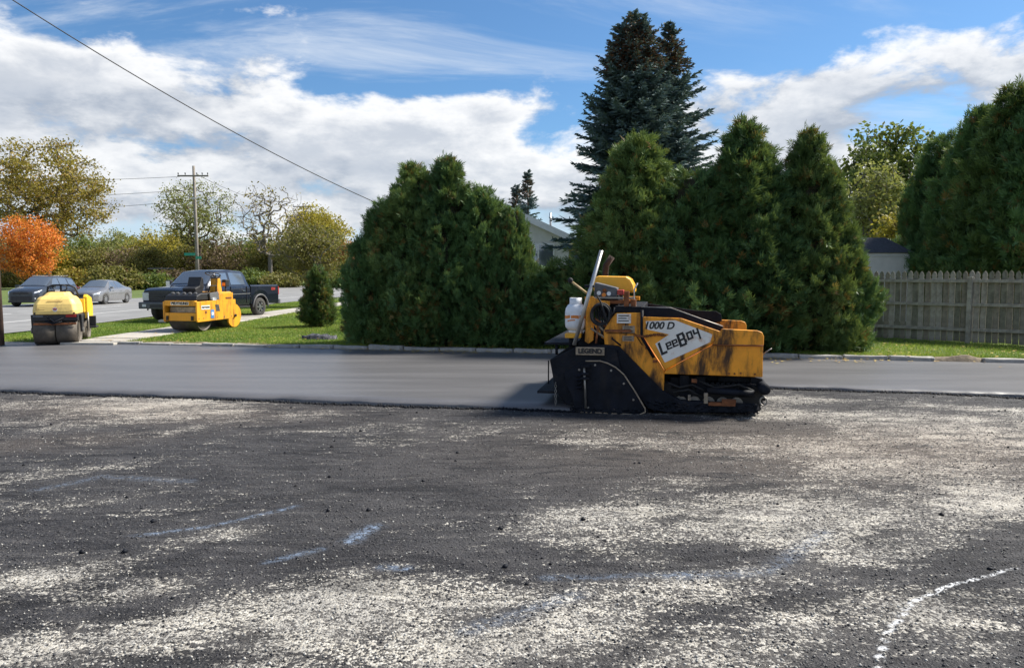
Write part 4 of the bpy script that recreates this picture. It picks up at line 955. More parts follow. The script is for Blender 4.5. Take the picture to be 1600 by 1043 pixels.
# +x is forward
def sedan(loc, rz):
    t = empty('sedan', loc, rz, 'light grey four door sedan driving on the road', 'car')
    B = Body([(-2.4, .80), (-2.3, .90), (-1.2, .95), (.9, .90), (1.9, .76), (2.35, .62)], [(-2.4, .86), (-2.3, 1.0), (-1.75, 1.06), (-.85, 1.40), (-.2, 1.46), (.35, 1.43), (1.15, 1.0), (1.9, .84), (2.3, .72), (2.4, .60)],
             [(-2.4, .70), (-2.1, .86), (-1, .91), (1.4, .91), (2.1, .84), (2.4, .62)], [(-2.4, .62), (-1.8, .66), (-.8, .55), (.3, .56), (1.2, .72), (2.4, .55)], .20, (-1.38, 1.38), .37, -2.4, 2.4)
    B.shell(M['car_grey'], t); B.top('windshield', M['glass'], t, 1.08, .40); B.top('rear_window', M['glass'], t, -1.62, -.9)
    B.side('side_window', M['glass'], t, [(.92, 4.15), (-.12, 4.1), (-.10, 4.93), (.42, 4.93)]); B.side('side_window', M['glass'], t, [(-.2, 4.1), (-1.05, 4.15), (-.86, 4.9), (-.18, 4.93)])
    B.side('sill', M['grey_plastic'], t, [(.95, .1), (-.95, .1), (-.95, .75), (.95, .75)])
    for x in (-1.38, 1.38):
        for s in (-1, 1): wheel(t, x, s * .78, .33, .22, s, 9, .72)
    B.side('headlight', M['lamp_clear'], t, [(2.34, 3.0), (1.85, 3.5), (1.85, 4.0), (2.30, 4.3)]); B.side('tail_light', M['lamp_red'], t, [(-2.37, 2.6), (-2.1, 2.9), (-2.1, 3.8), (-2.37, 3.8)])
    box('grille', M['black_plastic'], t, 2.32, 2.415, -.36, .36, .46, .60); box('bumper_intake', M['black_plastic'], t, 2.36, 2.42, -.5, .5, .24, .36)
    for s in (-1, 1):
        box('mirror', M['car_grey'], t, .72, .88, s * .98 - .09, s * .98 + .09, .93, 1.06, .02)
        for xx in (-.55, .45): box('door_handle', M['car_grey'], t, xx - .1, xx + .08, s * .905 - .015, s * .905 + .015, .78, .81)
    return t
def suv(loc, rz):
    t = empty('compact_suv', loc, rz, 'dark grey compact SUV driving beside the sedan', 'car')
    B = Body([(-2.25, .95), (-2.1, 1.05), (.8, 1.02), (1.7, .94), (2.2, .78)], [(-2.25, 1.05), (-2.12, 1.35), (-1.75, 1.60), (-.6, 1.69), (.25, 1.66), (1.15, 1.12), (1.85, 1.0), (2.2, .86), (2.26, .7)],
             [(-2.25, .78), (-1.9, .90), (-.5, .92), (1.4, .92), (2.0, .86), (2.26, .64)], [(-2.25, .66), (-1.5, .66), (-.5, .64), (.3, .64), (1.2, .76), (2.26, .58)], .24, (-1.33, 1.36), .40, -2.25, 2.26)
    B.shell(M['car_dark'], t); B.top('windshield', M['glass'], t, 1.08, .30); B.top('rear_window', M['glass'], t, -2.14, -1.82)
    for a in ([(.88, 4.15), (-.12, 4.1), (-.10, 4.93), (.32, 4.93)], [(-.2, 4.1), (-1.05, 4.12), (-1.0, 4.92), (-.18, 4.93)], [(-1.15, 4.15), (-1.85, 4.4), (-1.7, 4.85), (-1.1, 4.92)]): B.side('side_window', M['glass'], t, a)
    B.side('sill', M['black_plastic'], t, [(.95, .05), (-.92, .05), (-.92, .8), (.95, .8)])
    for x in (-1.33, 1.36):
        for s in (-1, 1): wheel(t, x, s * .79, .36, .23, s, 7, .68)
    B.side('headlight', M['lamp_clear'], t, [(2.2, 3.0), (1.72, 3.5), (1.72, 4.0), (2.14, 4.3)]); B.side('tail_light', M['lamp_red'], t, [(-2.23, 2.8), (-2.0, 3.1), (-2.0, 4.3), (-2.2, 4.4)])
    box('grille', M['black_plastic'], t, 2.16, 2.285, -.42, .42, .70, .80); box('lower_grille', M['black_plastic'], t, 2.18, 2.29, -.55, .55, .36, .58); box('front_bumper', M['black_plastic'], t, 2.1, 2.275, -.7, .7, .24, .33)
    for s in (-1, 1):
        box('fog_light', M['lamp_clear'], t, 2.14, 2.2, s * .66 - .07, s * .66 + .07, .42, .50)
        box('mirror', M['car_dark'], t, .75, .92, s * 1.0 - .1, s * 1.0 + .1, 1.04, 1.19, .02); box('roof_rail', M['bare_metal'], t, -1.5, .1, s * .58 - .02, s * .58 + .02, 1.70, 1.73)
    return t
def pickup(loc, rz):
    t = empty('pickup_truck', loc, rz, 'dark navy four door pickup parked on the grass behind the orange roller', 'truck')
    # cab and front
    B = Body([(-1.30, 1.34), (.9, 1.30), (1.5, 1.26), (2.75, 1.20), (2.8, 1.12)], [(-1.30, 1.50), (-1.22, 1.80), (-1.05, 1.95), (-.2, 2.0), (.55, 1.97), (.75, 1.93), (1.42, 1.40), (1.6, 1.35), (2.6, 1.28), (2.8, 1.16)],
             [(-1.30, .98), (2.5, .99), (2.8, .93)], [(-1.30, .76), (.6, .76), (1.5, .86), (2.8, .86)], .52, (1.98,), .50, -1.30, 2.80)
    B.shell(M['truck_blue'], t); B.top('windshield', M['glass'], t, 1.38, .76)
    B.side('side_window', M['glass'], t, [(1.12, 4.12), (.05, 4.1), (.08, 4.9), (.70, 4.9)]); B.side('side_window', M['glass'], t, [(-.08, 4.1), (-1.02, 4.1), (-.92, 4.9), (-.06, 4.9)])
    B.side('side_stripe', M['bare_metal'], t, [(1.4, 2.05), (-1.28, 2.05), (-1.28, 2.13), (1.4, 2.13)], off=.012)
    MB().add([(-1.312, -.62, 1.45), (-1.312, .62, 1.45), (-1.20, .6, 1.86), (-1.20, -.6, 1.86)], [(0, 1, 2, 3)]).build('rear_window', M['glass'], t)
    # bed
    bed = MB(); zr = .55; wr = .52; wx = -2.02; xs_ = sorted(list(np.linspace(-3.35, -1.34, 30)) + [wx - wr, wx + wr])
    for s in (-1, 1):
        V = []
        for x in xs_:
            zb = zr
            if abs(x - wx) < wr: zb = max(zr, .40 + math.sqrt(max(0, wr ** 2 - (x - wx) ** 2)))
            V += [(x, s * .95, zb), (x, s * .985, (zb + 1.35) / 2), (x, s * .975, 1.30), (x, s * .94, 1.36), (x, s * .85, 1.36), (x, s * .84, 1.0)]
        bed.add(V, [(i * 6 + k, (i + 1) * 6 + k, (i + 1) * 6 + k + 1, i * 6 + k + 1) for i in range(len(xs_) - 1) for k in range(5)])
    bed.box(-3.40, -3.34, -.96, .96, .62, 1.36); bed.build('bed', M['truck_blue'], t, smooth=False)
    box('bed_floor', M['black_plastic'], t, -3.33, -1.34, -.835, .835, .80, .86); box('frame', M['black_plastic'], t, -3.2, 2.5, -.5, .5, .42, .62)
    for s in (-1, 1):
        arch = [(wx + math.cos(a) * .54, s * .985, .40 + math.sin(a) * .54) for a in np.linspace(.0, math.pi, 15)]; tube('fender_flare', M['grey_plastic'], t, arch, .035, 6)
        arch = [(1.98 + math.cos(a) * .53, s * .985, .40 + math.sin(a) * .53) for a in np.linspace(.0, math.pi, 15)]; tube('fender_flare', M['grey_plastic'], t, arch, .032, 6)
        box('tail_light', M['lamp_red'], t, -3.41, -3.345, min(s * .86, s * .985), max(s * .84, s * .99), .92, 1.28)
        h = box('headlight', M['lamp_clear'], t, 2.62, 2.815, min(s * .64, s * .945), max(s * .64, s * .945), .80, 1.10, .02)
        mr = box('mirror', M['black_plastic'], t, .98, 1.14, min(s * 1.06, s * 1.30), max(s * 1.06, s * 1.30), 1.30, 1.58, .03); box('mirror_glass', M['chrome'], mr, 1.132, 1.146, min(s * 1.09, s * 1.27), max(s * 1.09, s * 1.27), 1.34, 1.54, 0)
        box('mirror_arm', M['black_plastic'], t, 1.03, 1.08, min(s * .9, s * 1.1), max(s * .9, s * 1.1), 1.38, 1.42)
        for xx in (.0, -1.05): box('door_seam', M['black_plastic'], t, xx - .008, xx + .008, s * .972 - .02, s * .972 + .022, .62, 1.30, 0)
        for xx in (.22, -.85): box('door_handle', M['chrome'], t, xx - .1, xx + .08, s * .99 - .015, s * .99 + .02, 1.10, 1.14)
        box('running_board', M['black_plastic'], t, -1.2, 1.3, min(s * .85, s * 1.03), max(s * .85, s * 1.03), .42, .48)
        text('bed_decal', 'FX4', .17, M['decal_red'], t, (on_side(-2.95, -.992, 1.17) if s < 0 else Matrix.Translation((-2.95, .992, 1.17)) @ Matrix.Rotation(math.pi, 4, 'Z') @ Matrix.Rotation(math.pi / 2, 4, 'X')), .2, .006)
        for x in (-2.02, 1.98): wheel(t, x, s * .84, .40, .27, s, 6, .62)
    gr = box('grille', M['black_plastic'], t, 2.72, 2.83, -.63, .63, .78, 1.12)
    for k in range(4): box('grille_bar', M['truck_blue'], gr, 2.825, 2.85, -.62, .62, .80 + .083 * k, .835 + .083 * k, .005)
    MB().lathe([(.19, 0), (.19, .02)], 'x', (2.85, 0, 0), 24).build('badge', M['bare_metal'], gr).scale = (1, 1, .45); gr.children[-1].location = (0, 0, .96)
    text('badge_lettering', 'Ford', .13, M['truck_blue'], gr, on_front(2.873, 0, .965), .3, .002)
    bp = box('front_bumper', M['console_grey'], t, 2.62, 2.98, -1.0, 1.0, .48, .74, .03)
    box('bumper_opening', M['black_plastic'], bp, 2.95, 2.99, -.45, .45, .53, .66); box('rear_bumper', M['console_grey'], t, -3.58, -3.42, -.95, .95, .50, .70, .02)
    for s in (-1, 1): box('fog_light', M['lamp_clear'], bp, 2.96, 2.992, s * .72 - .09, s * .72 + .09, .56, .66)
    return t
zr_ = float(terrain(-22, 45)) + .045
# heading angle: 0 = toward -Y, positive turns toward -X
def head(a): return math.atan2(-math.cos(R(a)), -math.sin(R(a)))
p = ground_at(168, 474, zr_); sedan((p.x - .3, p.y, zr_), head(-2))
p = ground_at(70, 477, zr_); suv((p.x, p.y, zr_), head(-2))
zt_ = float(terrain(-12.5, 32.5)); pickup((-12.6, 32.2, zt_ + .02), head(17))

# ------------------------------------------------------------------ rollers
M['roller_orange'] = pm('roller_orange', (.80, .36, .025), .45, 0, .08, 3, .05, 30, (.12, .06, .02), .75, 4.5, True, .1, .47)
M['roller_cream'] = pm('roller_cream', (.84, .60, .19), .5, 0, .06, 3, .03, 30, (.35, .25, .11), .7, 5, True)
M['roller_yellow'] = pm('roller_yellow', (.80, .50, .03), .45, 0, .06, 3, .03, 30, (.4, .25, .04), .3, 4)
M['drum_steel'] = pm('drum_steel', (.115, .10, .083), .65, .35, .25, 5, .25, 30, (.05, .042, .035), .6, 4)
M['decal_blue'] = pm('decal_blue', (.08, .22, .50), .5, 0, .1)
def drum(root, x, r_, w, mat, gap=0.0, y=0.0):
    d_ = MB()
    for y0, y1 in (((-w / 2, w / 2),) if not gap else ((-w / 2, -gap / 2), (gap / 2, w / 2))):
        d_.lathe([(r_ - .03, y0 + .06), (r_ - .025, y0 + .005), (r_, y0 + .0), (r_, y1), (r_ - .025, y1 - .005), (r_ - .03, y1 - .06)], 'y', (x, y, r_), 40)
    return d_.build('drum', mat, root, smooth=True)
def orange_roller(loc, rz):
    t = empty('tandem_roller', loc, rz, 'orange tandem asphalt roller with black seat standing on the sidewalk', 'roller')
    O, K = M['roller_orange'], M['black_plastic']
    drum(t, .72, .40, 1.02, M['drum_steel'])
    rd = drum(t, -.98, .42, .86, M['drum_steel'])
    for s in (-1, 1):
        sd_ = MB().lathe([(.40, s * .46 - .03), (.41, s * .46), (.40, s * .46 + .03)], 'y', (-.98, 0, .42), 36).build('drum_cover', O, rd, smooth=True)
        prism('drum_fork', O, t, [(-1.06, .38), (-.90, .38), (-.86, .98), (-1.02, .98)], s * .50 - .02, s * .50 + .02); MB().lathe([(.05, s * .53 - .03), (.05, s * .53 + .03)], 'y', (-.98, 0, .42), 12).build('hub', K, t)
    # side panels and cross pieces of the open front frame
    for s in (-1, 1):
        y0, y1 = (s * .60 - .03, s * .60 + .03)
        prism('side_panel', O, t, [(-.72, .34), (1.20, .30), (1.24, .36), (1.24, .96), (.18, .98), (.02, 1.20), (-.72, 1.22)], y0, y1, .012)
    box('front_crossbar', O, t, 1.12, 1.245, -.565, .565, .82, .99, .012); box('lower_crossbar', O, t, 1.10, 1.235, -.565, .565, .34, .60, .012)
    box('scraper', M['worn_steel'], t, 1.02, 1.06, -.5, .5, .56, .78, 0); box('radiator', K, t, .2, .98, -.56, .56, .62, .96, 0)
    box('engine_block', K, t, -.70, .2, -.55, .55, .40, 1.16, .01); box('rear_plate', O, t, -.745, -.71, -.55, .55, .40, 1.18, .01)
    tk = prism('water_tank', K, t, [(1.20, 1.0), (1.14, 1.15), (.95, 1.22), (.10, 1.22), (.05, 1.0)], -.58, .58, .03)
    for y in (-.42, -.24, 0, .22, .42): MB().lathe([(.055, 0), (.055, .035), (.03, .05)], 'z', (1.0, y, 1.205), 12).build('tank_cap', M['grey_plastic'], tk)
    dk = prism('floor_plate', M['grey_plastic'], t, [(.52, 1.0), (.58, 1.22), (.10, 1.26), (.06, 1.0)], .585, .64, .01)
    box('rear_hood', O, t, -.72, -.02, -.56, .56, 1.17, 1.25, .02); box('vent_panel', M['rust'], t, -.62, -.30, .632, .642, 1.02, 1.07, 0)
    st = MB().prism([(.62, 1.22), (.28, 1.22), (.18, 1.42), (.20, 1.72), (.30, 1.76), (.40, 1.46), (.66, 1.38)], -.34, .16).build('seat', K, t, .03)
    box('seat_base', K, t, .22, .62, -.3, .12, 1.2, 1.24)
    cl = prism('steering_column', O, t, [(-.30, 1.25), (-.02, 1.25), (-.08, 1.70), (-.22, 1.70)], .22, .50, .015)
    box('dash_panel', M['console_grey'], cl, -.28, -.02, .24, .48, 1.70, 1.76)
    ring = [(-.02 + .05 * math.cos(a) + .20 * math.cos(a), .36 + .23 * math.sin(a), 1.84 + .07 * math.cos(a)) for a in np.linspace(0, 2 * math.pi, 25)[:-1]]
    MB().tube(ring, .018, 6, closed=True).tube([(-.10, .36, 1.74), (-.02, .36, 1.84)], .02, 6).tube([(-.2, .36, 1.79), (.18, .36, 1.88)], .012, 5).build('steering_wheel', K, cl, smooth=True)
    lb = box('work_lamp', K, t, -.66, -.46, .38, .54, 1.42, 1.66, .02); tube('lamp_post', K, t, [(-.56, .46, 1.2), (-.56, .46, 1.44)], .025); box('lamp_lens', M['decal_orange'], lb, -.462, -.452, .40, .52, 1.45, 1.56, 0)
    # markings
    pl = box('nameplate', M['decal_white'], t, 1.246, 1.252, -.32, .34, .845, .955, 0); text('nameplate_lettering', 'BEUTHLING', .115, M['decal_black'], pl, on_front(1.254, .01, .90), .15, .006)
    pl = box('side_nameplate', M['decal_white'], t, .58, 1.02, .634, .640, .70, .83, 0); text('side_lettering', 'BEUTHLING', .075, M['decal_black'], pl, Matrix.Translation((.80, .643, .765)) @ Matrix.Rotation(math.pi, 4, 'Z') @ Matrix.Rotation(math.pi / 2, 4, 'X'), .15, .004)
    box('side_socket', M['rust'], t, .74, .82, .633, .640, .57, .65, 0); box('blue_sticker', M['decal_blue'], t, .36, .54, .634, .640, .40, .68, 0); box('white_sticker', M['decal_white'], t, .40, .50, .641, .644, .50, .60, 0)
    for k in range(3): prism('vent_slot', M['console_grey'], t, [(.04 + .07 * k, .62), (.085 + .07 * k, .62), (.15 + .07 * k, .84), (.105 + .07 * k, .84)], .633, .640, 0)
    box('warning_label', M['tank_white'], t, .22, .42, .634, .640, .99, 1.08, 0)
    for k in range(3): tube('control_lever', K, t, [(-.05 + .06 * k, .14, 1.25), (-.02 + .06 * k, .13, 1.52)], .011, 6)
    tube('grab_rail', K, t, [(.12, .56, 1.24), (.12, .57, 1.46), (.50, .57, 1.46), (.50, .56, 1.22)], .016, 6)
    for xx in (-.62, -.2, .2, .9, 1.14): MB().lathe([(.018, .63), (.018, .645)], 'y', (xx, 0, .42), 6).build('bolt', M['worn_steel'], t)
    box('panel_gap', K, t, .195, .203, .628, .634, .34, .97, 0); box('scraper_bar', M['drum_steel'], t, .20, .26, -.5, .5, .36, .44)
    for s in (-1, 1): box('bumper_stop', K, t, 1.237, 1.275, s * .46 - .04, s * .46 + .04, .36, .50)
    return t
def cream_roller(loc, rz):
    t = empty('ride_on_roller', loc, rz, 'cream and yellow ride on roller with split steel drum beside the brown pole', 'roller')
    C_, K = M['roller_cream'], M['black_plastic']
    drum(t, .62, .43, 1.20, M['drum_steel'], .025); drum(t, -1.0, .43, 1.20, M['drum_steel'], .025)
    for s in (-1, 1):
        prism('drum_fork', K, t, [(.52, .38), (.72, .38), (.80, .92), (.42, .92)], s * .66 - .03, s * .66 + .03, .01); prism('rear_fork', K, t, [(-1.1, .38), (-.9, .38), (-.6, .85), (-1.2, .85)], s * .66 - .03, s * .66 + .03, .01)
        MB().lathe([(.09, s * .69 - .03), (.09, s * .69 + .03)], 'y', (.62, 0, .43), 14).build('hub', M['worn_steel'], t)
    fr = MB().box(.05, 1.02, -.62, .62, .74, .93).box(-1.3, -.2, -.62, .62, .74, .9).box(-.3, .1, -.2, .2, .5, .8); fr.build('frame', K, t, .015)
    br = MB().tube([(1.05, -.25, .74), (1.08, -.05, .66), (1.05, .2, .72)], .03, 6).tube([(1.04, -.2, .86), (1.1, 0, .70), (1.04, .25, .84)], .025, 6); br.build('towing_eye', M['steel_black'], t, smooth=True)
    for s in (-1, 1): box('front_lamp', M['lamp_red'] if s > 0 else M['console_grey'], t, 1.02, 1.05, min(s * .30, s * .58), max(s * .30, s * .58), .85, .925)
    # moulded hood: wide foot, drawn in toward the top
    def ring(z, hy, x0, x1, c=.10): return [(x1 - c, -hy, z), (x1, -hy + c, z), (x1, hy - c, z), (x1 - c, hy, z), (x0, hy, z), (x0, -hy, z)]
    lv = [(.935, .60, -.05, 1.06), (1.06, .605, -.05, 1.05), (1.25, .575, -.05, 1.00), (1.40, .50, -.05, .92), (1.47, .44, -.04, .84), (1.50, .34, -.03, .72), (1.60, .28, 0, .60), (1.615, .24, .05, .55)]
    V = []; F = []
    for z, hy, x0, x1 in lv: V += ring(z, hy, x0, x1)
    for i in range(len(lv) - 1): F += [(i * 6 + k, i * 6 + (k + 1) % 6, (i + 1) * 6 + (k + 1) % 6, (i + 1) * 6 + k) for k in range(6)]
    F += [tuple(range(5, -1, -1)), tuple((len(lv) - 1) * 6 + k for k in range(6))]
    hd = MB().add(V, F).build('hood', C_, t, .03)
    # badge panel and its red roundel
    pn = MB().add([(1.058, -.42, 1.03), (1.058, .42, 1.03), (1.035, .40, 1.15), (1.035, -.40, 1.15)], [(0, 1, 2, 3)]).build('badge_panel', M['roller_cream'], hd)
    MB().lathe([(.068, 1.056), (.068, 1.060)], 'x', (0, .02, 1.09), 20).build('badge', M['tank_white'], hd); text('badge_letter', 'W', .10, M['decal_red'], hd, on_front(1.064, .02, 1.09), 0, .006)
    box('hood_seam', M['rust'], hd, .962, .975, -.20, .22, 1.335, 1.345, 0)
    for k in range(4): box('hood_louver', M['rust'], hd, 1.040 - .012 * k, 1.050 - .012 * k, -.50, -.26, 1.08 + .035 * k, 1.088 + .035 * k, 0)
    for s in (-1, 1): box('hood_latch', K, hd, .99, 1.065, s * .53 - .02, s * .53 + .02, .95, 1.0, .005)
    box('drum_scraper', M['rust'], t, 1.03, 1.06, -.58, .58, .62, .68, .004)
    # driver place
    box('dash', K, t, .06, .5, -.24, .24, 1.61, 1.66, .015)
    ring_ = [(.05 + .1 * math.cos(a), .22 * math.cos(a + math.pi / 2), 1.76 + .13 * math.sin(a + math.pi / 2) * 1.0) for a in np.linspace(0, 2 * math.pi, 21)[:-1]]
    MB().tube([(.1 + .12 * math.sin(a) * .5, .20 * math.cos(a), 1.74 + .10 * math.sin(a)) for a in np.linspace(0, 2 * math.pi, 21)[:-1]], .016, 6, closed=True).build('steering_wheel', K, t, smooth=True)
    MB().tube([(-.05, -.40, 1.45), (-.05, -.36, 1.76), (-.05, -.22, 1.82), (-.05, .24, 1.82), (-.05, .40, 1.74), (-.05, .50, 1.45)], .032, 8).tube([(-.05, .0, 1.6), (-.05, .0, 1.82)], .03, 6).build('guard_rail', K, t, smooth=True)
    box('seat', K, t, -.75, -.35, -.25, .25, 1.05, 1.2, .04); box('seat_back', K, t, -.80, -.68, -.25, .25, 1.15, 1.62, .04); box('white_tag', M['tank_white'], t, .44, .52, -.06, .06, 1.622, 1.67, .005)
    # yellow rear flank standing out on one side, with step and rear guard
    prism('rear_flank', M['roller_yellow'], t, [(-1.25, .75), (-.25, .75), (-.25, 1.44), (-.36, 1.52), (-1.10, 1.40), (-1.30, 1.1)], .58, .70, .02)
    prism('rear_flank', M['roller_yellow'], t, [(-1.25, .75), (-.25, .75), (-.25, 1.2), (-.36, 1.26), (-1.10, 1.2), (-1.30, 1.1)], -.62, -.5, .02)
    box('filler_strip', M['roller_yellow'], t, -.22, -.06, .48, .64, .95, 1.38, .01); box('step', K, t, -.55, -.1, .66, .95, .44, .50, .01); box('step_bracket', K, t, -.36, -.26, .70, .92, .50, .82, .01)
    tube('drip_strut', M['worn_steel'], t, [(-.1, .72, .95), (-.05, .74, .35)], .03)
    return t
p = ground_at(96, 541); cream_roller((p.x - .32, p.y + .62, .06), math.atan2(-math.cos(R(-20)), -math.sin(R(-20)))).scale = (.88, .88, .88)
p = ground_at(318, 515, .12); orange_roller((p.x, p.y + .1, float(terrain(p.x, p.y)) + .042), head(14))

# ------------------------------------------------------------------ asphalt paver (side traced in metres; x forward, y away from the lot's open side)
PV = ground_at(1020, 648); view = math.atan2(PV.x, PV.y)
SC = FPX / (PV.y / math.cos(view)) / math.cos(view) ** 0
pav = empty('asphalt_paver', (PV.x, PV.y, 0), -view - R(1.0), 'grimy yellow asphalt paver laying the fresh mat', 'paver')
def q(u, v): return ((u - 1020) / SC, (648 - v) / SC)
def Q(L): return [q(u, v) for u, v in L]
Y_, K, T_ = M['paver_yellow'], M['steel_black'], M['tar_black']
# screed with end gates
gate_p = Q([(882, 585), (903, 572), (915, 566), (938, 565.5), (950, 569), (962, 575), (975, 586), (991, 610), (1008, 638), (1009, 644), (998, 649), (900, 647.5), (897, 638), (893, 620), (883, 603)])
eg = prism('end_gate', K, pav, gate_p, 0, .03, .006)
tube('gate_edge', M['plate_tan'], eg, [(x, -.004, z) for x, z in Q([(915, 566), (938, 565.5), (950, 569), (962, 575), (975, 586), (991, 610), (1008, 638), (1008.5, 644), (998, 648.5), (900, 647)])], .010, 6)
tube('gate_rod', M['worn_steel'], eg, [(x, -.03, z) for x, z in Q([(913, 572), (916, 640)])], .016, 8)
for vv in (574, 586, 593): box('rod_clamp', K, eg, q(909, 0)[0], q(922, 0)[0], -.06, -.001, q(0, vv)[1] - .02, q(0, vv)[1] + .02)
spr = MB().tube([(q(905, 0)[0] + .035 * math.cos(a), -.05 + .035 * math.sin(a), q(0, 612)[1] + .018 * a / 2) for a in np.linspace(0, 26, 90)], .011, 5); spr.build('spring', K, eg, smooth=True)
eg2 = prism('end_gate', K, pav, gate_p, 3.10, 3.13, .006)
prism('screed', T_, pav, Q([(857, 566), (862, 592), (864, 604), (872, 622), (884, 638), (990, 640), (975, 600), (962, 548), (944, 545), (898, 545), (870, 560)]), .05, 3.08, .01)
sp = box('name_plate', M['plate_tan'], pav, *[q(u, 0)[0] for u in (899, 944)], .02, .046, q(0, 557)[1], q(0, 544.5)[1], .003)
text('name_lettering', 'LEGEND', .088, M['decal_black'], sp, on_side(q(921.5, 0)[0], .0165, q(0, 550.8)[1]), 0, .005)
# walkway behind the screed
wk = MB(); x0, z0 = q(845, 541.5); x1_, _ = q(896, 0); wk.box(x0, x1_, .25, 2.9, z0 - .02, z0 + .012)
wk.build('rear_handrail_shelf', K, pav); tube('shelf_post', K, pav, [(q(864, 0)[0], .3, q(0, 543)[1]), (q(864, 0)[0], .3, q(0, 560)[1])], .02)
tube('depth_rod', K, pav, [(q(854, 0)[0], .12, q(0, 568)[1]), (q(854, 0)[0], .12, q(0, 606)[1])], .010, 6)
box('rear_walkway', T_, pav, q(836, 0)[0], q(868, 0)[0], .1, 3.0, q(0, 621)[1], q(0, 617)[1], .005)
ch = MB()
for k in range(9):
    xx, zz = q(867, 604 + 4.1 * k); ch.tube([(xx + (.014 if k % 2 else .004) * math.cos(a), .04 + (.004 if k % 2 else .014) * math.cos(a), zz + .022 * math.sin(a)) for a in np.linspace(0, 6.283, 9)[:-1]], .005, 4, closed=True)
tag(ch.build('hanging_chain', M['worn_steel'], pav, smooth=True), kind='stuff')
# tow arms and lower frame
arm_p = Q([(900, 546), (944, 541), (966, 543), (1034, 611), (1062, 626), (1176, 629), (1180, 634), (1176, 641), (1040, 645), (1012, 640), (990, 612), (958, 565)])
for y0, y1 in ((.10, .22), (2.66, 2.78)): prism('tow_arm', K, pav, arm_p, y0, y1, .01)
box('chassis', T_, pav, q(985, 0)[0], q(1178, 0)[0], .5, 2.4, q(0, 630)[1], q(0, 575)[1], .02)
# crawler tracks
for y0 in (.30, 2.22):
    xa, xb = q(1024, 0)[0], q(1166, 0)[0]; rr = .19; loop = [(xb + rr * math.cos(a), rr + .03 + rr * math.sin(a)) for a in np.linspace(-math.pi / 2, math.pi / 2, 9)] + [(xa + rr * math.cos(a), rr + .03 + rr * math.sin(a)) for a in np.linspace(math.pi / 2, 3 * math.pi / 2, 9)]
    tk = prism('track', M['rubber'], pav, loop, y0, y0 + .34, .0)
    pad = MB()
    L = len(loop)
    pts = []
    for i in range(L):
        a, b_ = Vector(loop[i]), Vector(loop[(i + 1) % L]); m_ = max(1, int((b_ - a).length / .07)); pts += [(a.lerp(b_, k / m_), (b_ - a).normalized()) for k in range(m_)]
    for p_, d_ in pts:
        n_ = Vector((d_.y, -d_.x)); o_ = p_ + n_ * .012; V = [(o_.x + d_.x * sx * .022 + n_.x * sn * .014, yy, o_.y + d_.y * sx * .022 + n_.y * sn * .014) for yy in (y0 - .012, y0 + .352) for sx, sn in ((-1, -1), (1, -1), (1, 1), (-1, 1))]
        pad.add(V, [(0, 1, 2, 3), (7, 6, 5, 4), (0, 4, 5, 1), (1, 5, 6, 2), (2, 6, 7, 3), (3, 7, 4, 0)])
    tag(pad.build('track_pads', M['tar_black'], tk), kind='stuff')
    for k in range(6): MB().lathe([(.085, y0 - .02), (.085, y0 + .02)], 'y', (xa + .15 + k * .19, 0, .15), 14).build('track_roller', M['worn_steel'], tk)
# machinery seen under the hopper
mc = MB()
for k, (u0, u1, v0, v1, yy) in enumerate(((1046, 1090, 592, 612, .30), (1060, 1075, 588, 622, .24), (1098, 1150, 604, 615, .26), (1120, 1180, 590, 603, .40), (1085, 1100, 590, 618, .28), (1150, 1172, 600, 622, .30))):
    a, b_ = q(u0, v1), q(u1, v0); mc.box(a[0], b_[0], yy, yy + .5, a[1], b_[1])
mc.build('drive_machinery', T_, pav, .01)
for pts in ([(1042, 600), (1060, 607), (1080, 602), (1100, 612)], [(1090, 596), (1115, 606), (1150, 600), (1178, 612)], [(1050, 615), (1075, 610), (1095, 622)]):
    tube('hydraulic_hose', M['rubber'], pav, [(q(u, v)[0], .20, q(u, v)[1]) for u, v in pts], .016, 6)
tube('hydraulic_cylinder', M['steel_black'], pav, [(q(1102, 611)[0], .17, q(0, 610)[1]), (q(1172, 613)[0], .17, q(0, 613)[1])], .045, 10)
for u0, u1, v0, v1 in ((1097, 1103, 613, 629), (1104, 1144, 627, 632), (1124, 1145, 622, 627), (1073, 1077, 617, 625), (1078, 1086, 592, 597)):
    a, b_ = q(u0, v1), q(u1, v0); box('rusty_bracket', M['rust'] if u1 - u0 > 7 else M['plate_tan'], pav, a[0], b_[0], .075, .16, a[1], b_[1], .004)
for s in (.45, 1.45):
    MB().lathe([(.02, s - .42), (.075, s - .41), (.075, s + .41), (.02, s + .42)], 'y', (q(1186, 0)[0], 0, q(0, 604)[1]), 16).build('push_roller', M['steel_black'], pav, smooth=True)
prism('push_bar', T_, pav, Q([(1168, 588), (1186, 592), (1190, 606), (1184, 622), (1170, 626)]), .35, 2.1, .01)
MB().tube([(q(1185, 0)[0] + .045 * math.cos(a), .10, q(0, 623)[1] + .055 * math.sin(a)) for a in np.linspace(0, 6.283, 17)[:-1]], .011, 6, closed=True).build('tow_hook', M['worn_steel'], pav, smooth=True)
tube('front_whip', M['worn_steel'], pav, [(q(1182, 556)[0], .2, q(0, 556)[1]), (q(1188, 549)[0], .2, q(0, 549)[1]), (q(1197, 543)[0], .2, q(0, 543)[1])], .009, 6)
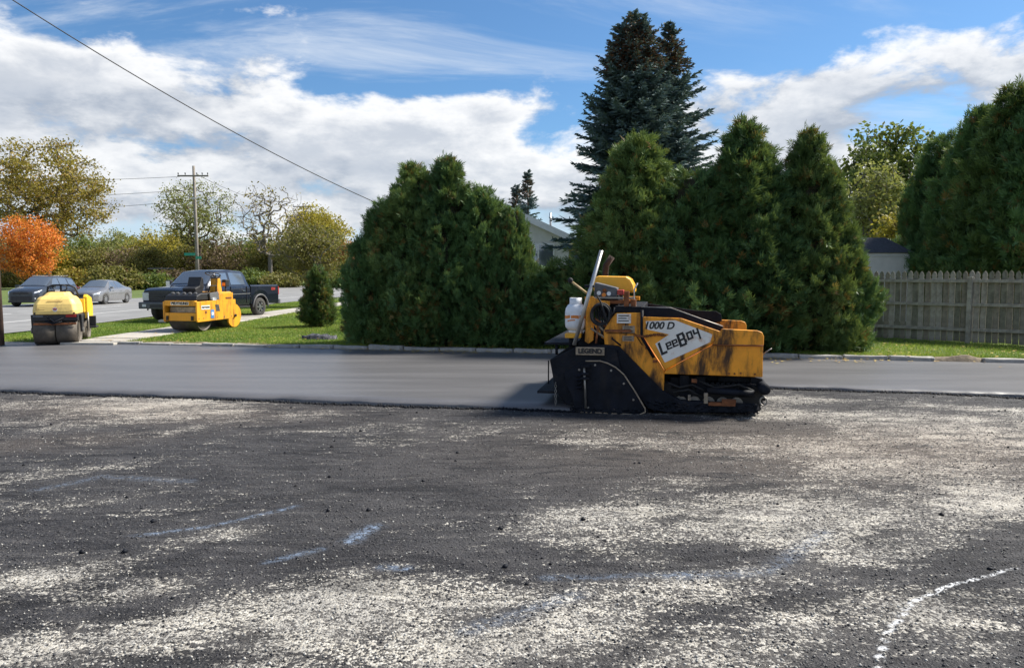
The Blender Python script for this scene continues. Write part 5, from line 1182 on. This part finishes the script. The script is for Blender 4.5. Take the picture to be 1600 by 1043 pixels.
# tractor body
prism('engine_housing', Y_, pav, Q([(941, 520), (949, 505), (960, 491), (1003, 490), (1003, 500), (1003, 526), (1037, 580), (1036, 617), (1023, 609), (1000, 580), (964, 543.5), (943, 541.5)]), .16, 2.5, .012)
box('engine_deck', T_, pav, q(957, 0)[0], q(1003, 0)[0], .2, 2.45, q(0, 490.5)[1], q(0, 481)[1], .01)
box('side_rail', M['rust'], pav, q(943, 0)[0], q(985, 0)[0], .13, .157, q(0, 521)[1], q(0, 517)[1], .004)
for u0, u1, v0, v1, mm in ((962, 984, 492, 507, 'decal_white'), (971, 990, 511, 522, 'plate_tan'), (971, 989, 527, 535, 'plate_tan')):
    a, b_ = q(u0, v1), q(u1, v0); lb = box('warning_label', M[mm], pav, a[0], b_[0], .150, .158, a[1], b_[1], 0)
    for k in range(3): box('print_line', M['decal_black'], lb, a[0] + .02, b_[0] - .03 - .03 * (k % 2), .147, .1495, a[1] + (b_[1] - a[1]) * (.2 + .27 * k), a[1] + (b_[1] - a[1]) * (.3 + .27 * k), 0)
tube('seam_bar', T_, pav, [(q(1001, 0)[0], .12, q(0, 486)[1]), (q(1001, 0)[0], .12, q(0, 528)[1]), (q(1020, 0)[0], .12, q(0, 560)[1])], .022, 6)
# hopper: yellow walls, black wings
hop_p = Q([(1002.5, 496), (1061, 498), (1124, 519), (1107, 537), (1038, 579), (1003, 526)])
for y0, y1 in ((.10, .17), (2.50, 2.57)): prism('hopper_cheek', Y_, pav, hop_p, y0, y1, .012)
low_p = Q([(1038, 580), (1108, 539), (1183, 538.5), (1183.5, 586.5), (1036, 585)]); up_p = Q([(1108, 537.8), (1122, 513.5), (1174, 515.5), (1181, 518), (1183.5, 524), (1183.5, 537.8)])
for y0, y1 in ((.12, .20), (2.47, 2.55)):
    prism('hopper_side', Y_, pav, low_p, y0, y1, .01); prism('hopper_lip', Y_, pav, up_p, y0 - .03, y1 - .01, .012)
box('hopper_floor', T_, pav, q(1005, 0)[0], q(1180, 0)[0], .21, 2.46, q(0, 584)[1], q(0, 570)[1], 0)
wing = Q([(1000, 497), (1000, 482), (1045, 483), (1092, 500), (1124, 511), (1124, 519), (1061, 497.5)]); prism('hopper_wing', K, pav, wing, .175, .21, .006)
prism('hopper_wing', K, pav, Q([(1000, 500), (1000, 484), (1092, 497), (1128, 498), (1137, 503), (1139, 516), (1124, 520)]), 2.40, 2.44, .006)
tube('wing_rim', M['worn_steel'], pav, [(x, .19, z) for x, z in Q([(1000, 481.5), (1045, 482.5), (1092, 499.5), (1124, 510.5)])], .009, 6)
# white decal panel and its lettering
MB().add([(x, .0965, z) for x, z in Q([(1007, 503), (1052, 501), (1108, 522), (1105, 534), (1060, 556), (1037, 567), (1022, 538), (1043, 523), (1010, 516)])], [(0, 1, 2, 3, 4, 5, 6, 7, 8)]).build('decal_panel', M['decal_white'], pav)
dp = pav.children[-1]
text('model_number', '1000 D', .135, M['decal_black'], pav, on_side(q(1027, 0)[0], .0945, q(0, 510)[1]), .25, .004)
A_, B_, C2 = .030, .026, .022
GLY = [('L', 0, .185, [(0, .034, 0, .185), (.034, .092, 0, .034)]),
       ('e', .098, .105, [(0, .026, 0, .105), (.026, .080, 0, .022), (.026, .080, .083, .105), (.026, .080, .042, .062), (.058, .080, .062, .083)]),
       ('e', .186, .105, [(0, .026, 0, .105), (.026, .080, 0, .022), (.026, .080, .083, .105), (.026, .080, .042, .062), (.058, .080, .062, .083)]),
       ('B', .275, .19, [(0, .036, 0, .19), (.036, .105, 0, .030), (.036, .105, .160, .19), (.036, .105, .080, .108), (.080, .118, .030, .080), (.076, .110, .108, .160)]),
       ('o', .405, .115, [(0, .026, 0, .115), (.058, .084, 0, .115), (.026, .058, 0, .026), (.026, .058, .089, .115)]),
       ('y', .500, .115, [(0, .026, .04, .115), (.058, .084, -.05, .115), (.026, .058, .04, .064)])]
xl, zl = q(1032, 556); ca, sa = math.cos(R(25)), math.sin(R(25)); lt = MB()
for ch_, ox, hh, rects in GLY:
    oz = .0 if ch_ in 'L' else (.035 if ch_ == 'e' else (.0 if ch_ == 'B' else .045))
    for x0_, x1__, z0_, z1__ in rects:
        C_4 = [(ox + x + .0 * z, oz + z) for x, z in ((x0_, z0_), (x1__, z0_), (x1__, z1__), (x0_, z1__))]
        pts_ = [(xl + x * ca - z * sa * .75, zl + x * sa + z * ca) for x, z in C_4]
        lt.prism(pts_, .0925, .0955)
lt.build('maker_lettering', M['decal_black'], pav)
for u, v in ((1134, 582), (1142, 582), (1151, 581), (1172, 582)): MB().lathe([(.013, .105), (.013, .121)], 'y', (q(u, v)[0], 0, q(u, v)[1]), 8).build('bolt', M['rust'], pav)
cb = MB()
for k in range(16):
    xx, zz = q(992 + 2.9 * k, 525 + 1.6 * math.sin(k * .4)); e = (.024, .008) if k % 2 else (.024, .018)
    cb.tube([(xx + e[0] * math.cos(a), .075 + (.012 if k % 2 else .003) * math.sin(a), zz + (.003 if k % 2 else .014) * math.sin(a)) for a in np.linspace(0, 6.283, 9)[:-1]], .006, 4, closed=True)
tag(cb.build('safety_chain', M['rust'], pav, smooth=True), kind='stuff')
# operator station
prism('seat_cowl', M['hood_yellow'], pav, Q([(918, 460), (918, 440), (921, 434), (927, 432.5), (972, 433.5), (979, 438), (984, 447), (987, 461)]), .75, 1.5, .04)
cs = prism('control_console', M['console_grey'], pav, Q([(924, 466), (925, 443), (961, 452), (960, 466)]), .30, .70, .012)
for k, (u, v, mm) in enumerate(((932, 460, 'tank_white'), (941, 456, 'rust'), (948, 461, 'tank_white'), (940, 463, 'decal_orange'))): MB().lathe([(.03, .28), (.03, .299)], 'y', (q(u, v)[0], 0, q(u, v)[1]), 12).build('gauge', M[mm], cs)
box('red_switch_box', M['decal_red'], pav, q(961, 0)[0], q(971, 0)[0], .3, .5, q(0, 463)[1], q(0, 455)[1])
box('console_beam', M['rust'], pav, q(912, 0)[0], q(990, 0)[0], .28, .36, q(0, 477)[1], q(0, 471.5)[1], .006); box('upper_rail', M['worn_steel'], pav, q(914, 0)[0], q(988, 0)[0], .25, .27, q(0, 469)[1], q(0, 466)[1], .003)
prism('console_bracket', Y_, pav, Q([(910, 466), (923, 465), (930, 471), (950, 473), (950, 480), (926, 482), (921, 490), (912, 480)]), .22, .30, .008)
box('far_beam', Y_, pav, q(912, 0)[0], q(990, 0)[0], 1.9, 2.0, q(0, 477)[1], q(0, 470)[1], .006)
for u, v0, v1 in ((976, 457, 489), (987, 470, 487)): box('upright', M['rust'], pav, q(u - 4, 0)[0], q(u + 4, 0)[0], .24, .34, q(0, v1)[1], q(0, v0)[1], .006)
box('console_pedestal', K, pav, q(930, 0)[0], q(962, 0)[0], .5, 1.6, q(0, 500)[1], q(0, 464)[1], .01)
prism('frame_leg', Y_, pav, Q([(913, 482), (923, 482), (925, 535), (917, 541), (911, 537)]), .20, .30, .008)
prism('frame_brace', Y_, pav, Q([(922, 505), (930, 505), (948, 528), (946, 536), (938, 531)]), .2, .26, .006)
for k, (a, b_) in enumerate((((924, 503), (946, 524)), ((927, 500), (950, 517)), ((921, 516), (944, 531)), ((933, 506), (929, 540)))):
    tube('control_rod', M['rust'] if k % 2 else M['plate_tan'], pav, [(q(*a)[0], .18, q(*a)[1]), (q(*b_)[0], .18, q(*b_)[1])], .016, 6)
prism('screed_post', T_, pav, Q([(896, 546), (910, 520), (918, 520), (945, 541), (945, 546)]), .3, 2.8, .01)
tube('measuring_pole', M['bare_metal'], pav, [(q(896, 0)[0], .06, q(0, 542)[1]), (q(937, 0)[0], .14, q(0, 393)[1])], .028, 10); box('pole_clamp', K, pav, q(911, 0)[0], q(926, 0)[0], .09, .22, q(0, 451)[1], q(0, 447)[1])
hs_ = MB()
for k, (rr, oy) in enumerate(((.135, .12), (.125, .15), (.142, .17))):
    cx, cz = q(936 + k * .6, 494 - k * .5); hs_.tube([(cx + rr * math.cos(a) * .95, oy + .01 * math.sin(3 * a), cz + rr * 1.05 * math.sin(a)) for a in np.linspace(0, 6.283, 33)[:-1]], .017, 8, closed=True)
hs_.tube([(q(u, v)[0], .10, q(u, v)[1]) for u, v in ((931, 464), (937, 474), (942, 490), (947, 505))], .014, 6).tube([(q(u, v)[0], .13, q(u, v)[1]) for u, v in ((958, 482), (957, 490), (951, 497))], .014, 6)
hs_.build('hose_coil', M['rubber'], pav, smooth=True)
lv = tube('throttle_lever', M['wood_grip'], pav, [(q(888, 0)[0], .3, q(0, 442)[1]), (q(914, 0)[0], .34, q(0, 462)[1])], .016, 8); MB().lathe([(.01, -.04), (.035, -.02), (.038, .015), (.01, .04)], 'z', (q(886, 0)[0], .3, q(0, 440)[1]), 12).build('knob', M['rubber'], lv, smooth=True)
tube('whip_antenna', M['bare_metal'], pav, [(q(u, v)[0], .30, q(u, v)[1]) for u, v in ((993, 444), (988, 454), (987.5, 466), (990, 478), (991, 486))], .011, 6)
tube('exhaust_pipe', M['dark_rust'], pav, [(q(928, 0)[0], 1.7, q(0, 470)[1]), (q(930, 0)[0], 1.7, q(0, 415)[1]), (q(941, 0)[0], 1.7, q(0, 398)[1])], .05, 10)
# tank shelf (the tank itself is a thing of its own)
box('tank_shelf', M['hood_yellow'], pav, q(880, 0)[0], q(905, 0)[0], .12, .46, q(0, 531.5)[1], q(0, 524)[1], .008); tube('shelf_stay', K, pav, [(q(888, 0)[0], .25, q(0, 531)[1]), (q(888, 0)[0], .25, q(0, 546)[1])], .03)
tb = empty('propane_tank', pav.matrix_basis @ Vector((q(895, 0)[0], .29, q(0, 524)[1])), pav.rotation_euler.z, 'white propane tank with orange label strapped at the rear of the paver', 'gas tank')
RT = 17.2 / SC; hT = (524 - 476) / SC
MB().lathe([(RT * .62, .0), (RT * .66, .03)], 'z', (0, 0, 0), 28).build('foot_ring', M['tank_white'], tb, smooth=True)
MB().lathe([(RT * .4, .028), (RT * .75, .045), (RT * .95, .085), (RT, .13), (RT, hT * .68), (RT * .94, hT * .82), (RT * .75, hT * .93), (RT * .4, hT)], 'z', (0, 0, 0), 32).build('shell', M['tank_white'], tb, smooth=True)
col_ = MB().lathe([(RT * .58, hT * .97), (RT * .58, hT * 1.17), (RT * .54, hT * 1.17), (RT * .54, hT * .97)], 'z', (0, 0, 0), 24, False).build('collar', M['tank_white'], tb, smooth=True)
MB().lathe([(.03, hT), (.03, hT * 1.08), (.045, hT * 1.09), (.045, hT * 1.16)], 'z', (0, 0, 0), 12).build('valve', M['steel_black'], tb)
lbm = MB()
for a0, a1, z0_, z1_ in ((-2.9, -2.0, .50, .60), (-1.9, -1.15, .48, .58), (-1.1, -.3, .51, .60), (-2.3, -1.5, .40, .44)):
    aa = np.linspace(a0, a1, 9); V = [(RT * 1.006 * math.cos(a), RT * 1.006 * math.sin(a), hT * (z + .02 * math.sin(3 * a))) for a in aa for z in (z0_, z1_)]; lbm.add(V, [(2 * i, 2 * i + 2, 2 * i + 3, 2 * i + 1) for i in range(8)])
lbm.build('label_band', M['decal_orange'], tb)

# bolts, seams, handles and caked tar on the paver
for u, v in ((905, 580), (930, 572), (955, 580), (975, 600), (990, 625), (920, 640), (960, 642)): MB().lathe([(.016, -.014), (.016, .001)], 'y', (q(u, v)[0], 0, q(u, v)[1]), 6).build('bolt', M['worn_steel'], eg)
for pts in ([(946, 523), (990, 523), (1002, 541)], [(975, 492), (975, 517)]): tube('panel_seam', T_, pav, [(q(u, v)[0], .157, q(u, v)[1]) for u, v in pts], .006, 5)
for u, v in ((1010, 545), (1022, 566)): box('hinge', M['rust'], pav, q(u, v)[0] - .03, q(u, v)[0] + .03, .145, .158, q(u, v)[1] - .02, q(u, v)[1] + .02, .004)
tube('grab_handle', M['steel_black'], pav, [(q(955, 530)[0], .155, q(0, 530)[1]), (q(955, 530)[0], .10, q(0, 531)[1]), (q(968, 540)[0], .10, q(0, 541)[1]), (q(968, 540)[0], .155, q(0, 542)[1])], .012, 6)
tube('lip_trim', M['rust'], pav, [(x, .085, z) for x, z in Q([(1108, 538), (1183, 538)])], .010, 5)
for k in range(5): tube('hydraulic_hose', M['rubber'], pav, [(q(926 + 3 * k, 482)[0], .26 + .03 * k, q(0, 482)[1]), (q(930 + 4 * k, 500)[0], .20, q(0, 502)[1]), (q(938 + 3 * k, 520)[0], .18, q(0, 522)[1]), (q(934 + 2 * k, 541)[0], .28, q(0, 542)[1])], .013, 6)
def tar_lumps(n, seed):
    r_ = np.random.default_rng(seed); mb_ = MB()
    for k in range(n):
        u = 890 + 288 * r_.random(); v = 640 + 8 * r_.random() if u < 1012 else 628 + 14 * r_.random()
        x_, z_ = q(u, v); s_ = .012 + .03 * r_.random() ** 2; y_ = -.005 if u < 1006 else .10
        P_ = [(x_ + s_ * a * (.6 + .8 * r_.random()), y_ + .6 * s_ * b_, max(.0, z_) + s_ * c_ * (.6 + .8 * r_.random())) for a, b_, c_ in ((1, 0, 0), (0, 1, 0), (-1, 0, 0), (0, -1, 0), (0, 0, 1), (0, 0, -1))]
        mb_.add(P_, [(0, 1, 4), (1, 2, 4), (2, 3, 4), (3, 0, 4), (1, 0, 5), (2, 1, 5), (3, 2, 5), (0, 3, 5)])
    return mb_
tag(tar_lumps(260, 17).build('caked_tar', T_, pav), kind='stuff')
